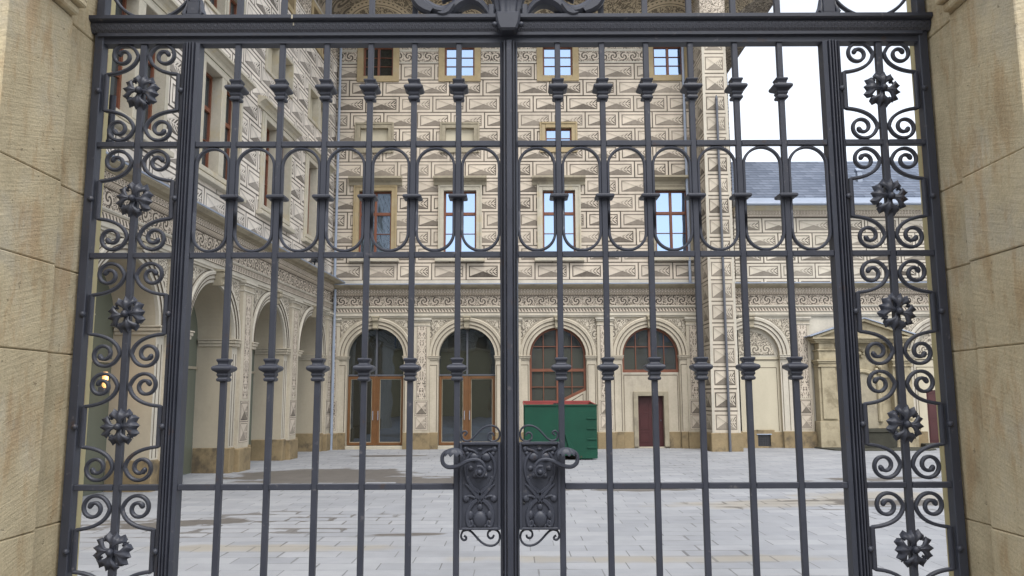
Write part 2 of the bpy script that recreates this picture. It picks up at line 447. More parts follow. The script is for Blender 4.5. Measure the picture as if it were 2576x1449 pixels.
# ------------------------------------------------------------------ mesh helpers
class MB:
    def __init__(s): s.v = []; s.f = []
    def face(s, pts):
        i = len(s.v); s.v += [tuple(p) for p in pts]; s.f.append(tuple(range(i, i + len(pts))))
    def grid(s, rows, close_u=False, close_v=False, cap=False):
        i = len(s.v); n = len(rows); k = len(rows[0])
        for r in rows: s.v += [tuple(p) for p in r]
        for a in range(n if close_v else n - 1):
            for b in range(k if close_u else k - 1):
                a2 = (a + 1) % n; b2 = (b + 1) % k
                s.f.append((i + a * k + b, i + a * k + b2, i + a2 * k + b2, i + a2 * k + b))
        if cap:
            s.f.append(tuple(i + b for b in range(k))[::-1]); s.f.append(tuple(i + (n - 1) * k + b for b in range(k)))
        return s
    def box(s, x0, x1, y0, y1, z0, z1):
        i = len(s.v)
        s.v += [(x, y, z) for x in (x0, x1) for y in (y0, y1) for z in (z0, z1)]
        s.f += [tuple(i + q for q in f) for f in ((0, 1, 3, 2), (4, 6, 7, 5), (0, 4, 5, 1), (2, 3, 7, 6), (0, 2, 6, 4), (1, 5, 7, 3))]
        return s
    def prism_y(s, poly, y0, y1):          # polygon in x,z
        n = len(poly)
        s.grid([[(x, y0, z) for x, z in poly], [(x, y1, z) for x, z in poly]], close_u=True, cap=True)
        return s
    def prism_z(s, poly, z0, z1):          # polygon in x,y
        s.grid([[(x, y, z0) for x, y in poly], [(x, y, z1) for x, y in poly]], close_u=True, cap=True)
        return s
    def prism_x(s, poly, x0, x1):          # polygon in y,z
        s.grid([[(x0, y, z) for y, z in poly], [(x1, y, z) for y, z in poly]], close_u=True, cap=True)
        return s
    def ring(s, x0, x1, z0, z1, t, y0, y1, bottom=True):      # rectangular frame: opening x0..x1, z0..z1, members t wide outside it
        s.box(x0 - t, x0, y0, y1, z0 - (t if bottom else 0), z1 + t); s.box(x1, x1 + t, y0, y1, z0 - (t if bottom else 0), z1 + t)
        s.box(x0, x1, y0, y1, z1, z1 + t)
        if bottom: s.box(x0, x1, y0, y1, z0 - t, z0)
        return s
    def lathe(s, prof, c, n=20, sq=False):     # prof: (radius, z) about the vertical through c
        rows = []
        for r, z in prof:
            if sq: rows.append([(c[0] + dx * r, c[1] + dy * r, c[2] + z) for dx, dy in ((-1, -1), (1, -1), (1, 1), (-1, 1))])
            else: rows.append([(c[0] + r * math.cos(2 * PI * k / n), c[1] + r * math.sin(2 * PI * k / n), c[2] + z) for k in range(n)])
        s.grid(rows, close_u=True, cap=True)
        return s
    def ball(s, c, r, n=12, m=8, sc=(1, 1, 1)):
        rows = []
        for j in range(m + 1):
            a = -PI / 2 + PI * j / m
            rr = max(math.cos(a), 0.02)
            rows.append([(c[0] + sc[0] * r * rr * math.cos(2 * PI * k / n), c[1] + sc[1] * r * rr * math.sin(2 * PI * k / n), c[2] + sc[2] * r * math.sin(a)) for k in range(n)])
        s.grid(rows, close_u=True, cap=True)
        return s
    def arch(s, prof, cx, zs, a0=0.0, a1=PI, n=28, closed=True):   # prof: (radius, y) swept about (cx, zs)
        rows = []
        for k in range(n + 1):
            a = a0 + (a1 - a0) * k / n
            rows.append([(cx + r * math.cos(a), y, zs + r * math.sin(a)) for r, y in prof])
        s.grid(rows, close_u=closed, cap=closed)
        return s
    def ribbon(s, path, w, d, y=0.0, chamfer=0.28):   # bar of section w (in plane) x d (in y) along a path in x,z
        n = len(path); rows = []
        for i, (x, z) in enumerate(path):
            a = path[max(i - 1, 0)]; b = path[min(i + 1, n - 1)]
            tx, tz = b[0] - a[0], b[1] - a[1]; l = math.hypot(tx, tz) or 1
            nx, nz = -tz / l, tx / l
            if 0 < i < n - 1:      # mitre
                t0 = Vector((x - a[0], z - a[1])); t1 = Vector((b[0] - x, b[1] - z))
                if t0.length > 1e-9 and t1.length > 1e-9:
                    cs = max(0.5, math.cos(t0.angle(t1) / 2)); nx /= cs; nz /= cs
            ww = (w[i] if isinstance(w, (list, tuple)) else w) / 2
            dd = (d[i] if isinstance(d, (list, tuple)) else d) / 2
            c = chamfer * min(ww, dd) * 2
            sec = [(-ww, -dd + c), (-ww + c, -dd), (ww - c, -dd), (ww, -dd + c), (ww, dd - c), (ww - c, dd), (-ww + c, dd), (-ww, dd - c)]
            rows.append([(x + nx * q, (y[i] if isinstance(y, (list, tuple)) else y) + e, z + nz * q) for q, e in sec])
        s.grid(rows, close_u=True, cap=True)
        return s
    def tube(s, pts, r, n=10):
        rows = []; m = len(pts); up = Vector((0, 0, 1)); prev = None
        for i, p in enumerate(pts):
            p = Vector(p); t = (Vector(pts[min(i + 1, m - 1)]) - Vector(pts[max(i - 1, 0)])).normalized()
            if prev is None:
                ref = Vector((1, 0, 0)) if abs(t.x) < 0.9 else Vector((0, 1, 0)); prev = t.cross(ref).normalized()
            prev = (prev - t * prev.dot(t)).normalized(); b = t.cross(prev)
            rr = r[i] if isinstance(r, (list, tuple)) else r
            rows.append([tuple(p + prev * rr * math.cos(2 * PI * k / n) + b * rr * math.sin(2 * PI * k / n)) for k in range(n)])
        s.grid(rows, close_u=True, cap=True)
        return s
    def wall(s, x0, x1, z0, z1, holes, y=0.0):         # sheet at y with rectangular holes (hx0,hx1,hz0,hz1)
        xs = sorted({x0, x1} | {v for h in holes for v in h[:2] if x0 < v < x1}); zs = sorted({z0, z1} | {v for h in holes for v in h[2:] if z0 < v < z1})
        for a in range(len(xs) - 1):
            for b in range(len(zs) - 1):
                cx, cz = (xs[a] + xs[a + 1]) / 2, (zs[b] + zs[b + 1]) / 2
                if not any(h[0] < cx < h[1] and h[2] < cz < h[3] for h in holes):
                    s.face([(xs[a], y, zs[b]), (xs[a + 1], y, zs[b]), (xs[a + 1], y, zs[b + 1]), (xs[a], y, zs[b + 1])])
        return s
    def arch_wall(s, x0, x1, z0, z1, cx, r, zs, depth, y=0.0, n=28):    # sheet with an arched opening down to z0, and its reveal
        s.face([(x0, y, z0), (cx - r, y, z0), (cx - r, y, zs), (x0, y, zs)]); s.face([(cx + r, y, z0), (x1, y, z0), (x1, y, zs), (cx + r, y, zs)])
        s.face([(x0, y, zs), (cx - r, y, zs), (cx - r, y, z1), (x0, y, z1)]); s.face([(cx + r, y, zs), (x1, y, zs), (x1, y, z1), (cx + r, y, z1)])
        P = [(cx - r * math.cos(PI * k / n), zs + r * math.sin(PI * k / n)) for k in range(n + 1)]
        for a, b in zip(P, P[1:]):
            s.face([(a[0], y, a[1]), (b[0], y, b[1]), (b[0], y, z1), (a[0], y, z1)])
        return s
    def arch_reveal(s, cx, r, zs, z0, y0, y1, n=28):
        P = [(cx - r, z0)] + [(cx - r * math.cos(PI * k / n), zs + r * math.sin(PI * k / n)) for k in range(n + 1)] + [(cx + r, z0)]
        s.grid([[(x, y0, z) for x, z in P], [(x, y1, z) for x, z in P]])
        return s
    def arch_disc(s, cx, r, zs, z0, y, n=28):
        s.face([(cx - r, y, z0)] + [(cx - r * math.cos(PI * k / n), y, zs + r * math.sin(PI * k / n)) for k in range(n + 1)] + [(cx + r, y, z0)])
        return s
    def build(s, name, mat, parent=None, smooth=False, bevel=0.0, uvo=(0, 0), flip=None, uvf=None, weld=True):
        me = bpy.data.meshes.new(name); me.from_pydata(s.v, [], s.f); me.update()
        bm = bmesh.new(); bm.from_mesh(me)
        if weld: bmesh.ops.remove_doubles(bm, verts=bm.verts, dist=1e-5)
        bmesh.ops.recalc_face_normals(bm, faces=bm.faces)
        if bevel:
            es = [e for e in bm.edges if len(e.link_faces) == 2 and e.calc_face_angle(0) > 0.5]
            bmesh.ops.bevel(bm, geom=es, offset=bevel, segments=1, affect='EDGES', clamp_overlap=True)
        uv = bm.loops.layers.uv.new('UVMap')
        for f in bm.faces:
            n = f.normal; ax = (abs(n.x), abs(n.y), abs(n.z))
            for l in f.loops:
                c = l.vert.co
                if uvf: q = uvf(c)
                elif ax[1] >= ax[0] and ax[1] >= ax[2] * 0.6: q = (c.x, c.z)
                elif ax[0] >= ax[2] * 0.6: q = (c.y, c.z)
                else: q = (c.x, c.y)
                l[uv].uv = (q[0] - uvo[0], q[1] - uvo[1])
            f.smooth = smooth
        bm.to_mesh(me); bm.free()
        if smooth: 
            try: me.set_sharp_from_angle(angle=math.radians(40))
            except Exception: pass
        o = bpy.data.objects.new(name, me); COL.objects.link(o)
        me.materials.append(M[mat] if isinstance(mat, str) else mat)
        if parent: o.parent = parent
        return o
def thing(name, label, cat, loc=(0, 0, 0), rz=0.0, group=None):
    o = bpy.data.objects.new(name, None); COL.objects.link(o); o.empty_display_size = 0.3
    o.location = loc; o.rotation_euler = (0, 0, rz); o['label'] = label; o['category'] = cat
    if group: o['group'] = group
    return o
def tag(o, label, cat, group=None, kind=None):
    o['label'] = label; o['category'] = cat
    if group: o['group'] = group
    if kind: o['kind'] = kind
    return o

# ------------------------------------------------------------------ ground
def ground():
    prof = [(-60, 0.5), (3.6, 0.5), (3.9, 0.5), (7.6, 0.0), (60, 0.0)]
    mb = MB()
    xs = [-70, -20, -8, 0, 8, 20, 70]
    mb.grid([[(x, y, z) for x in xs] for y, z in prof[2:]])
    o = mb.build('courtyard_paving', 'paving'); o['kind'] = 'structure'
    mb = MB(); mb.grid([[(x, y, z) for x in xs] for y, z in prof[:3]])
    o = mb.build('street', 'setts'); o['kind'] = 'structure'
    far = MB(); far.grid([[(x, y, -0.06) for x in (-900, 900)] for y in (-900, 900)])
    o = far.build('ground', 'setts'); o['kind'] = 'structure'
ground()

# ------------------------------------------------------------------ shared architecture
def strip(name, mat, P, x0, x1, pts, uvo=(0, 0)):
    """moulding: pts are (out, z) from bottom to top, closed against the wall"""
    poly = [(-o, z) for o, z in pts]
    poly = [(0.02, poly[0][1])] + poly + [(0.02, poly[-1][1])]
    return MB().prism_x(poly, x0, x1).build(name, mat, P, uvo=uvo)
def entablature(P, x0, x1, dz=0.0, cornice_out=0.50):
    z = lambda a: a + dz
    strip('architrave', 'plaster_pale', P, x0, x1, [(0.07, z(5.06)), (0.07, z(5.10)), (0.11, z(5.12)), (0.11, z(5.155)), (0.06, z(5.16)), (0.06, z(5.252))])
    strip('cable_band', 'slant', P, x0, x1, [(0.09, z(5.255)), (0.09, z(5.415))], (0, z(5.255)))
    strip('moulding', 'plaster_pale', P, x0, x1, [(0.12, z(5.418)), (0.15, z(5.45)), (0.15, z(5.475)), (0.05, z(5.512))])
    strip('frieze', 'frieze', P, x0, x1, [(0.045, z(5.515)), (0.045, z(5.895))], (0, z(5.515)))
    strip('leaf_moulding', 'leafmould', P, x0, x1, [(0.07, z(5.898)), (0.09, z(5.92)), (0.16, z(5.99)), (0.17, z(6.0))], (0, z(5.898)))
    strip('egg_band', 'egg', P, x0, x1, [(0.20, z(6.003)), (0.205, z(6.15))], (0, z(6.003)))
    c = cornice_out
    strip('cornice', 'greystone', P, x0, x1, [(0.23, z(6.153)), (0.27, z(6.19)), (c - 0.10, z(6.205)), (c - 0.06, z(6.235)), (c - 0.02, z(6.26)), (c, z(6.27)), (c, z(6.325))])
    strip('cornice_flashing', 'zinc', P, x0, x1, [(c + 0.02, z(6.30)), (c + 0.025, z(6.335)), (c * 0.5, z(6.375)), (0.0, z(6.42))])
def casement(P, cx, z0, w, h, y, cols=2, transom=0.64, bars=(0.5,), top_bars=(), pane='glass_sky', wood='red_wood', t=0.075, mull=0.10):
    """wooden window filling w x h; its panes are a sub-part"""
    x0, x1, z1 = cx - w / 2, cx + w / 2, z0 + h
    mb = MB().ring(x0 + t, x1 - t, z0 + t, z1 - t, t, y - 0.05, y + 0.05)
    mb.box(cx - mull / 2, cx + mull / 2, y - 0.065, y + 0.04, z0 + t, z1 - t)
    zt = z0 + h * transom if transom else None
    if zt:
        for a, b in ((x0 + t, cx - mull / 2), (cx + mull / 2, x1 - t)): mb.box(a, b, y - 0.06, y + 0.04, zt - 0.06, zt + 0.06)
    spans = [(z0 + t, zt - 0.06), (zt + 0.06, z1 - t)] if zt else [(z0 + t, z1 - t)]
    for k, (a, b) in enumerate(spans):
        for f in (bars if k == 0 else top_bars):
            zz = a + (b - a) * f
            for p, q in ((x0 + t, cx - mull / 2), (cx + mull / 2, x1 - t)): mb.box(p, q, y - 0.04, y + 0.03, zz - 0.014, zz + 0.014)
    wdw = mb.build('window', wood, P, bevel=0.008)
    rp = MB()
    for (p, q) in ((x0 + t * 0.6, cx), (cx, x1 - t * 0.6)):
        for (a, b) in spans:
            rp.box(p, q, y + 0.004, y + 0.018, a - 0.02, b + 0.02)
    rp.build('pane', pane, wdw)
    return wdw
def surround(P, x0, x1, z0, z1, t, out, mat, depth=0.26, fillet=True, sill=True):
    mb = MB().ring(x0, x1, z0, z1, t, -out, depth, bottom=sill)
    if fillet: mb.ring(x0 - t * 0.72, x1 + t * 0.72, z0 - (t * 0.72 if sill else 0), z1 + t * 0.72, t * 0.33, -out - 0.03, -out + 0.01, bottom=sill)
    return mb.build('window_surround', mat, P, bevel=0.01)
def hood(P, cx, half, z, mat='greystone', out=0.30, dz=1.0):
    pts = [(0.06, z), (0.07, z + 0.10 * dz), (0.10, z + 0.14 * dz), (out * 0.55, z + 0.17 * dz), (out * 0.75, z + 0.22 * dz), (out, z + 0.24 * dz), (out, z + 0.32 * dz), (out * 0.2, z + 0.37 * dz)]
    m = MB().prism_x([(0.02, pts[0][1])] + [(-o, q) for o, q in pts] + [(0.02, pts[-1][1])], cx - half, cx + half)
    return m.build('window_hood', mat, P)
def archivolt(P, cx, r, zs, R, mat='plaster'):
    k = R - r
    prof = [(r - 0.004, 0.03), (r - 0.004, -0.05), (r + k * 0.28, -0.055), (r + k * 0.30, -0.075), (r + k * 0.62, -0.08), (r + k * 0.65, -0.10), (r + k * 0.90, -0.115), (R, -0.09), (R, 0.02)]
    o = MB().arch(prof, cx, zs, 0, PI, 40).build('archivolt', mat, P)
    ln = MB()
    for q, y in ((0.29, -0.078), (0.635, -0.103), (1.0, -0.03)):
        ln.arch([(r + k * q - 0.012, y - 0.006), (r + k * q + 0.012, y - 0.006), (r + k * q + 0.012, y + 0.01), (r + k * q - 0.012, y + 0.01)], cx, zs, 0, PI, 40)
    ln.build('archivolt_line', 'line', o)
    return o
def impost(P, x0, x1, z, mat='plaster', out=0.13):
    o = MB()
    o.box(x0 + 0.02, x1 - 0.02, -out * 0.7, 0.35, z - 0.16, z - 0.10); o.box(x0, x1, -out, 0.35, z - 0.097, z - 0.03); o.box(x0 - 0.02, x1 + 0.02, -out - 0.025, 0.35, z - 0.027, z)
    return o.build('impost', mat, P, bevel=0.008)
def keystone(P, cx, zb, zt, w=0.24, out=0.20):
    mb = MB()
    mb.prism_y([(cx - w * 0.36, zb), (cx + w * 0.36, zb), (cx + w * 0.5, zt), (cx - w * 0.5, zt)], -out, 0.0)
    prof = [(-out - 0.05, zt - 0.10), (-out - 0.02, zt - 0.22), (-out, zt - 0.30), (-out - 0.05, zb + 0.02)]
    mb.tube([(cx - w * 0.46, -out - 0.01, zt - 0.09), (cx + w * 0.46, -out - 0.01, zt - 0.09)], 0.075, 12)
    mb.tube([(cx - w * 0.34, -out, zb + 0.05), (cx + w * 0.34, -out, zb + 0.05)], 0.045, 12)
    mb.box(cx - w * 0.62, cx + w * 0.62, -out - 0.07, 0.0, zt - 0.006, zt + 0.05)
    return mb.build('keystone', 'greystone', P, smooth=True)
def pilaster(P, cx, w, z_cap, out=0.10, panel=(1.90, 4.78), blocks=2, plinth_h=0.62, cap='plaster_pale', lo=-0.22):
    """pilaster with an ornament panel above sgraffito diamonds; plinth, cap, panel and blocks are its own pieces"""
    sh = MB().box(cx - w / 2, cx + w / 2, -out, 0.02, plinth_h - 0.02, z_cap).build('pilaster', 'plaster', P, bevel=0.008)
    pw = min(0.20, w * 0.36)
    MB().box(cx - pw, cx + pw, -out - 0.006, -out + 0.01, panel[0], panel[1]).build('ornament_panel', 'panel', sh, uvo=(cx, panel[0]))
    bz = panel[0] - 0.06
    n = blocks
    bb = MB(); bb.box(cx - 0.25 * w / 0.62, cx + 0.25 * w / 0.62, -out - 0.006, -out + 0.01, bz - 0.56 * n, bz)
    s = 0.62 / w
    bb.build('diamond_panel', 'diamond_small', sh, uvf=lambda c: ((c.x - cx) * s + 0.25, c.z - bz + 0.56 * n))
    cp = MB()
    cp.box(cx - w / 2 - 0.02, cx + w / 2 + 0.02, -out - 0.03, 0.02, z_cap - 0.30, z_cap - 0.26)
    cp.box(cx - w / 2 - 0.03, cx + w / 2 + 0.03, -out - 0.05, 0.02, z_cap - 0.14, z_cap - 0.08); cp.box(cx - w / 2 - 0.06, cx + w / 2 + 0.06, -out - 0.09, 0.02, z_cap - 0.077, z_cap)
    cp.build('capital', cap, sh, bevel=0.008)
    MB().box(cx - w / 2 - 0.045, cx + w / 2 + 0.045, lo, 0.02, -0.05, plinth_h).build('plinth_block', 'plinth', sh, bevel=0.02)
    return sh
def spandrels(P, x0, x1, cx, R, zs, z1, n=24):
    """scroll ornament filling the corners over an arch"""
    y = -0.012
    for sgn, xe in ((-1, x0), (1, x1)):
        mb = MB(); pts = []
        for k in range(n + 1):
            a = PI / 2 * k / n
            pts.append((cx + sgn * (R + 0.05) * math.cos(a), zs + 0.0 + (R + 0.05) * math.sin(a)))
        for a, b in zip(pts, pts[1:]):
            if a[1] < z1:
                bz = min(b[1], z1)
                if abs(a[0] - cx) > abs(xe - cx): a = (xe, a[1])
                mb.face([(a[0], y, a[1]), (b[0], y, bz), (b[0], y, z1), (a[0], y, z1)])
        xa = pts[0][0]
        if abs(xe - cx) > abs(xa - cx): mb.face([(xa, y, zs + 0.25), (xe, y, zs + 0.25), (xe, y, z1), (xa, y, z1)])
        mb.build('spandrel_ornament', 'spandrel', P, uvo=(cx, z1 - 0.84), weld=False)
def plinth(P, x0, x1, out=0.06, h=0.63):
    return MB().box(x0, x1, -out, 0.02, -0.05, h).build('plinth', 'plinth', P, bevel=0.015)

# ------------------------------------------------------------------ main palace front (local x = world X, y = Y - 31)
PAL = thing('palace', 'palace front facing the gate, cream and brown block-patterned wall, four ground floor arches', 'building', (0, 31, 0))
BAYS = [-5.32, -1.765, 1.77, 5.38]
PILS = [-7.02, -3.51, 0.03, 3.61, 7.08]
XL, XR = -7.12, 8.82
AR, AZS = 1.10, 3.56
wx_top = [-5.44, -2.11, 1.90, 6.42]
wx_mid = [-5.44, -2.06, 1.88, 6.36]
def palace():
    P = PAL
    holes = [(c - 0.65, c + 0.65, 7.60, 10.15) for c in wx_mid] + [(c - 0.61, c + 0.61, 14.97, 16.25) for c in wx_top]
    mez = [(-6.10, -4.98), (-2.66, -1.52), (1.37, 2.43)]
    holes += [(a, b, 11.95, 12.75) for a, b in mez]
    mb = MB().wall(XL - 0.4, XR, 6.30, 17.4, holes)
    mb.build('wall', 'wall', P, uvo=(-5.9, 6.54))
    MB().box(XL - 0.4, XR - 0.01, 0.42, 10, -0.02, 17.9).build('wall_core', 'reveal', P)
    MB().box(XR - 0.02, XR, 0.0, 10, 0, 17.4).build('gable_wall', 'wall', P, uvo=(0, 6.54))
    MB().box(XL, XR, -0.012, 0.01, 6.40, 6.535).build('string_band', 'plaster_pale', P)
    # attic friezes between the windows
    xs = [XL]
    for c in wx_top: xs += [c - 0.88, c + 0.88]
    xs.append(7.3)
    for a, b in zip(xs[0::2], xs[1::2]):
        MB().box(a, b, -0.014, 0.01, 15.57, 16.00).build('leaf_frieze', 'frieze_top', P, uvo=(0, 15.57)); MB().box(a, b, -0.014, 0.01, 16.10, 16.50).build('panel_frieze', 'frieze_panels', P, uvo=(0, 16.10))
        for y0, z0, z1 in ((-0.03, 16.005, 16.095), (-0.02, 15.50, 15.565), (-0.05, 16.505, 16.58)): MB().box(a, b, y0, 0.01, z0, z1).build('frieze_border', 'plaster_pale', P)
    for i, c in enumerate(wx_top):
        surround(P, c - 0.61, c + 0.61, 14.97, 16.25, 0.25, 0.05, 'ochre', fillet=False)
        casement(P, c, 14.97, 1.22, 1.28, 0.17, transom=None, bars=(0.34, 0.67), pane='glass_dark' if i == 0 else 'glass_sky', t=0.07)
    for k, (a, b) in enumerate(mez):
        surround(P, a, b, 11.95, 12.75, 0.22, 0.05, 'greystone' if k < 2 else 'ochre')
        if k < 2: MB().box(a, b, 0.10, 0.16, 11.95, 12.75).build('blind_panel', 'panel_blind', P)
        else: casement(P, (a + b) / 2, 11.95, b - a, 0.80, 0.17, transom=None, bars=(0.5,), t=0.06)
    for i, c in enumerate(wx_mid):
        st = 'palestone' if i in (1, 2) else 'ochre' if i == 0 else 'greystone'
        surround(P, c - 0.65, c + 0.65, 7.60, 10.15, 0.21, 0.07, st)
        hood(P, c, 1.06, 10.37, 'greystone')
        MB().box(c - 0.98, c + 0.98, -0.20, 0.02, 7.27, 7.385).build('window_sill', 'palestone', P, bevel=0.015)
        casement(P, c, 7.60, 1.30, 2.55, 0.17, t=0.07)
    entablature(P, XL, XR)
    # ground floor
    wl = MB(); rv = MB()
    edges = [XL] + [(a + b) / 2 for a, b in zip(BAYS, BAYS[1:])] + [7.15]
    for i, c in enumerate(BAYS):
        wl.arch_wall(edges[i], edges[i + 1], 0, 5.07, c, AR, AZS, 0.3)
        rv.arch_reveal(c, AR, AZS, 0, 0.0, 0.42)
    wl.face([(7.15, 0, 0), (XR, 0, 0), (XR, 0, 5.07), (7.15, 0, 5.07)])
    wl.build('ground_floor_wall', 'plaster', P)
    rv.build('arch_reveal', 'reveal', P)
    for i, c in enumerate(BAYS):
        archivolt(P, c, AR, AZS, 1.49)
        keystone(P, c, AZS + AR - 0.06, 5.05)
        spandrels(P, PILS[i] + 0.30, PILS[i + 1] - 0.30, c, 1.49, AZS, 4.97)
        impost(P, c - AR - 0.40, c - AR + 0.03, AZS); impost(P, c + AR - 0.03, c + AR + 0.40, AZS)
        for s in (-1, 1):
            a = c + s * (AR + 0.06); b = c + s * (AR + 0.34)
            j = MB().box(min(a, b) - 0.04, max(a, b) + 0.04, -0.05, 0.02, 0.60, AZS - 0.16).build('arch_jamb', 'plaster', P, bevel=0.008)
            l = MB()
            for q in (a, b): l.box(q - 0.012, q + 0.012, -0.056, -0.04, 0.66, AZS - 0.36)
            l.box(min(a, b), max(a, b), -0.0555, -0.04, AZS - 0.372, AZS - 0.348)
            l.build('incised_line', 'line', j)
    for c in PILS: pilaster(P, c, 0.62, 5.03)
    for a, b in ((XL, BAYS[0] - AR), (BAYS[0] + AR, BAYS[1] - AR), (BAYS[1] + AR, BAYS[2] - AR), (BAYS[2] + AR, BAYS[3] - AR), (BAYS[3] + AR, 7.3)):
        plinth(P, a, b, 0.10)
    # glazed oak doors under a fanlight in the two left arches
    for c in BAYS[:2]:
        y = 0.30
        MB().arch_disc(c, AR, AZS, 0.1, y + 0.06).build('fanlight', 'glass_dark', P)
        f = MB().box(c - 0.035, c + 0.035, y - 0.03, y + 0.03, 2.85, AZS + AR - 0.01); f.box(c - AR, c + AR, y - 0.03, y + 0.03, 2.80, 2.86)
        f.build('fanlight_bar', 'lead', P)
        MB().box(c - AR, c + AR, y - 0.32, y + 0.04, -0.02, 0.12).build('door_step', 'palestone', P, bevel=0.01)
        for s in (-1, 1):
            a, b = (c - AR + 0.01, c - 0.05) if s < 0 else (c + 0.05, c + AR - 0.01)
            d = MB().ring(a + 0.10, b - 0.10, 0.24, 2.68, 0.10, y - 0.045, y + 0.03).build('glazed_door', 'orange_wood', P, bevel=0.01)
            MB().box(a + 0.09, b - 0.09, y - 0.012, y - 0.002, 0.23, 2.69).build('pane', 'glass_dark', d)
            MB().ring(a + 0.125, b - 0.125, 0.265, 2.655, 0.03, y - 0.02, y - 0.014).build('glazing_bead', 'greystone', d)
            hx = b - 0.05 if s < 0 else a + 0.05
            MB().tube([(hx, y - 0.09, 1.10), (hx, y - 0.09, 1.45)], 0.016, 8).build('handle', 'zinc', d, smooth=True)
        MB().box(c - 0.048, c + 0.048, y - 0.03, y + 0.03, 0.125, 2.795).build('door_post', 'orange_wood', P)
    # third arch: window cut off by a sloping parapet
    c = BAYS[2]; y = 0.20
    def arched_window(c, zb, transom, hbars, slope=None):
        t = 0.085
        mb = MB().arch([(AR - 0.005, y + 0.05), (AR - 0.005, y - 0.05), (AR - t, y - 0.05), (AR - t, y + 0.05)], c, AZS, 0, PI, 36)
        mb.box(c - AR + 0.005, c - AR + t, y - 0.05, y + 0.05, zb, AZS)
        mb.box(c + AR - t, c + AR - 0.005, y - 0.05, y + 0.05, slope[1] if slope else zb, AZS)
        if not slope: mb.box(c - AR + t, c + AR - t, y - 0.055, y + 0.05, zb, zb + 0.11)
        mb.box(c - 0.055, c + 0.055, y - 0.06, y + 0.04, zb + (0.0 if slope else 0.11), AZS + AR - t)
        if transom: mb.box(c - AR + t, c - 0.055, y - 0.06, y + 0.04, transom - 0.055, transom + 0.055); mb.box(c + 0.055, c + AR - t, y - 0.06, y + 0.04, transom - 0.055, transom + 0.055)
        for s in (-1, 1):
            q = c + s * 0.555
            top = AZS + math.sqrt((AR - t) ** 2 - 0.555 ** 2)
            lo = zb if not (slope and s > 0) else zb + 0.12
            mb.box(q - 0.014, q + 0.014, y - 0.035, y + 0.03, lo, top)
        for zz in hbars:
            hw = (AR - t) if zz < AZS else math.sqrt((AR - t) ** 2 - (zz - AZS) ** 2)
            mb.box(c - hw, c - 0.055, y - 0.034, y + 0.028, zz - 0.014, zz + 0.014); mb.box(c + 0.055, c + hw, y - 0.034, y + 0.028, zz - 0.014, zz + 0.014)
        if slope:
            (sx, sz), = [(slope[0], zb)]
            mb.prism_y([(sx, sz), (c + AR - 0.006, slope[1]), (c + AR - 0.006, slope[1] + 0.12), (sx, sz + 0.12)], y - 0.065, y + 0.05)
        w = mb.build('arched_window', 'red_wood', P)
        MB().arch_disc(c, AR - 0.02, AZS, zb, y + 0.02).build('pane', 'glass_lunette', w)
    arched_window(c, 1.70, 3.0, (2.35, 3.92), (c + 0.02, 2.22))
    pp = MB().prism_y([(c - AR, 0), (c + AR, 0), (c + AR, 2.22), (c + 0.02, 1.70), (c - AR, 1.70)], 0.10, 0.40); pp.build('stair_parapet', 'plaster', P)
    lp = MB().prism_y([(c + 0.42, 1.77), (c + AR - 0.12, 2.10), (c + AR - 0.12, 2.07), (c + 0.46, 1.75)], 0.094, 0.11); lp.box(c + AR - 0.14, c + AR - 0.12, 0.094, 0.11, 0.7, 2.08); lp.build('incised_line', 'line', P)
    # fourth arch: lunette over a small red door
    c = BAYS[3]
    arched_window(c, 2.90, None, (3.90,))
    MB().wall(c - AR, c + AR, 0, 2.90, [(4.86, 5.86, 0.06, 1.99)], 0.14).build('door_wall', 'plaster', P)
    MB().box(c - AR, c + AR, 0.13, 0.25, 2.84, 2.899).build('lunette_sill', 'plaster_pale', P)
    l = MB(); l.box(c - AR + 0.06, c + AR - 0.06, 0.134, 0.15, 2.78, 2.80)
    for q in (c - AR + 0.06, c + AR - 0.06): l.box(q - 0.01, q + 0.01, 0.134, 0.15, 0.66, 2.78)
    l.build('incised_line', 'line', P)
    for a, b in ((c - AR, 4.68), (6.04, c + AR)): MB().box(a, b, 0.06, 0.15, -0.02, 0.62).build('plinth', 'plinth', P, bevel=0.01)
    MB().ring(4.86, 5.86, 0.06, 1.99, 0.175, 0.04, 0.40, bottom=False).build('door_surround', 'greystone', P, bevel=0.01)
    d = MB().box(4.86, 5.86, 0.30, 0.36, 0.02, 1.99)
    for zz0, zz1 in ((0.22, 0.62), (0.72, 1.35), (1.45, 1.85)):
        for a, b in ((4.96, 5.32), (5.40, 5.76)): d.ring(a + 0.03, b - 0.03, zz0 + 0.03, zz1 - 0.03, 0.03, 0.285, 0.31)
    d = d.build('door', 'door_red', P)
    MB().ball((5.76, 0.27, 1.05), 0.03).build('handle', 'lead', d, smooth=True)
    # eaves: lunette cove that turns the right corner
    EO, EZ0, EZ1 = 1.9, 16.58, 17.9
    n = 14
    prof = [(EO * (1 - math.cos(PI / 2 * k / n)), EZ0 + (EZ1 - EZ0) * math.sin(PI / 2 * k / n)) for k in range(n + 1)]
    arc = [0.0]
    for a, b in zip(prof, prof[1:]): arc.append(arc[-1] + math.hypot(b[0] - a[0], b[1] - a[1]))
    cuts = [XL - 0.4] + [(a + b) / 2 for a, b in zip(wx_top, wx_top[1:])] + [XR]
    for i, c in enumerate(wx_top):
        mb = MB()
        last = i == 3
        rows = []
        for (o, z) in prof:
            xs_ = [cuts[i] + (cuts[i + 1] + (o if last else 0) - cuts[i]) * q / 6 for q in range(7)]
            rows.append([(x, -o, z) for x in xs_])
        mb.grid(rows)
        def uvf(co, c=c):
            o = -co.y
            a = math.acos(max(-1, min(1, 1 - o / EO))) / (PI / 2)
            return (co.x - c, a * arc[-1])
        mb.build('eave_cove', 'cove', P, smooth=True, uvf=uvf)
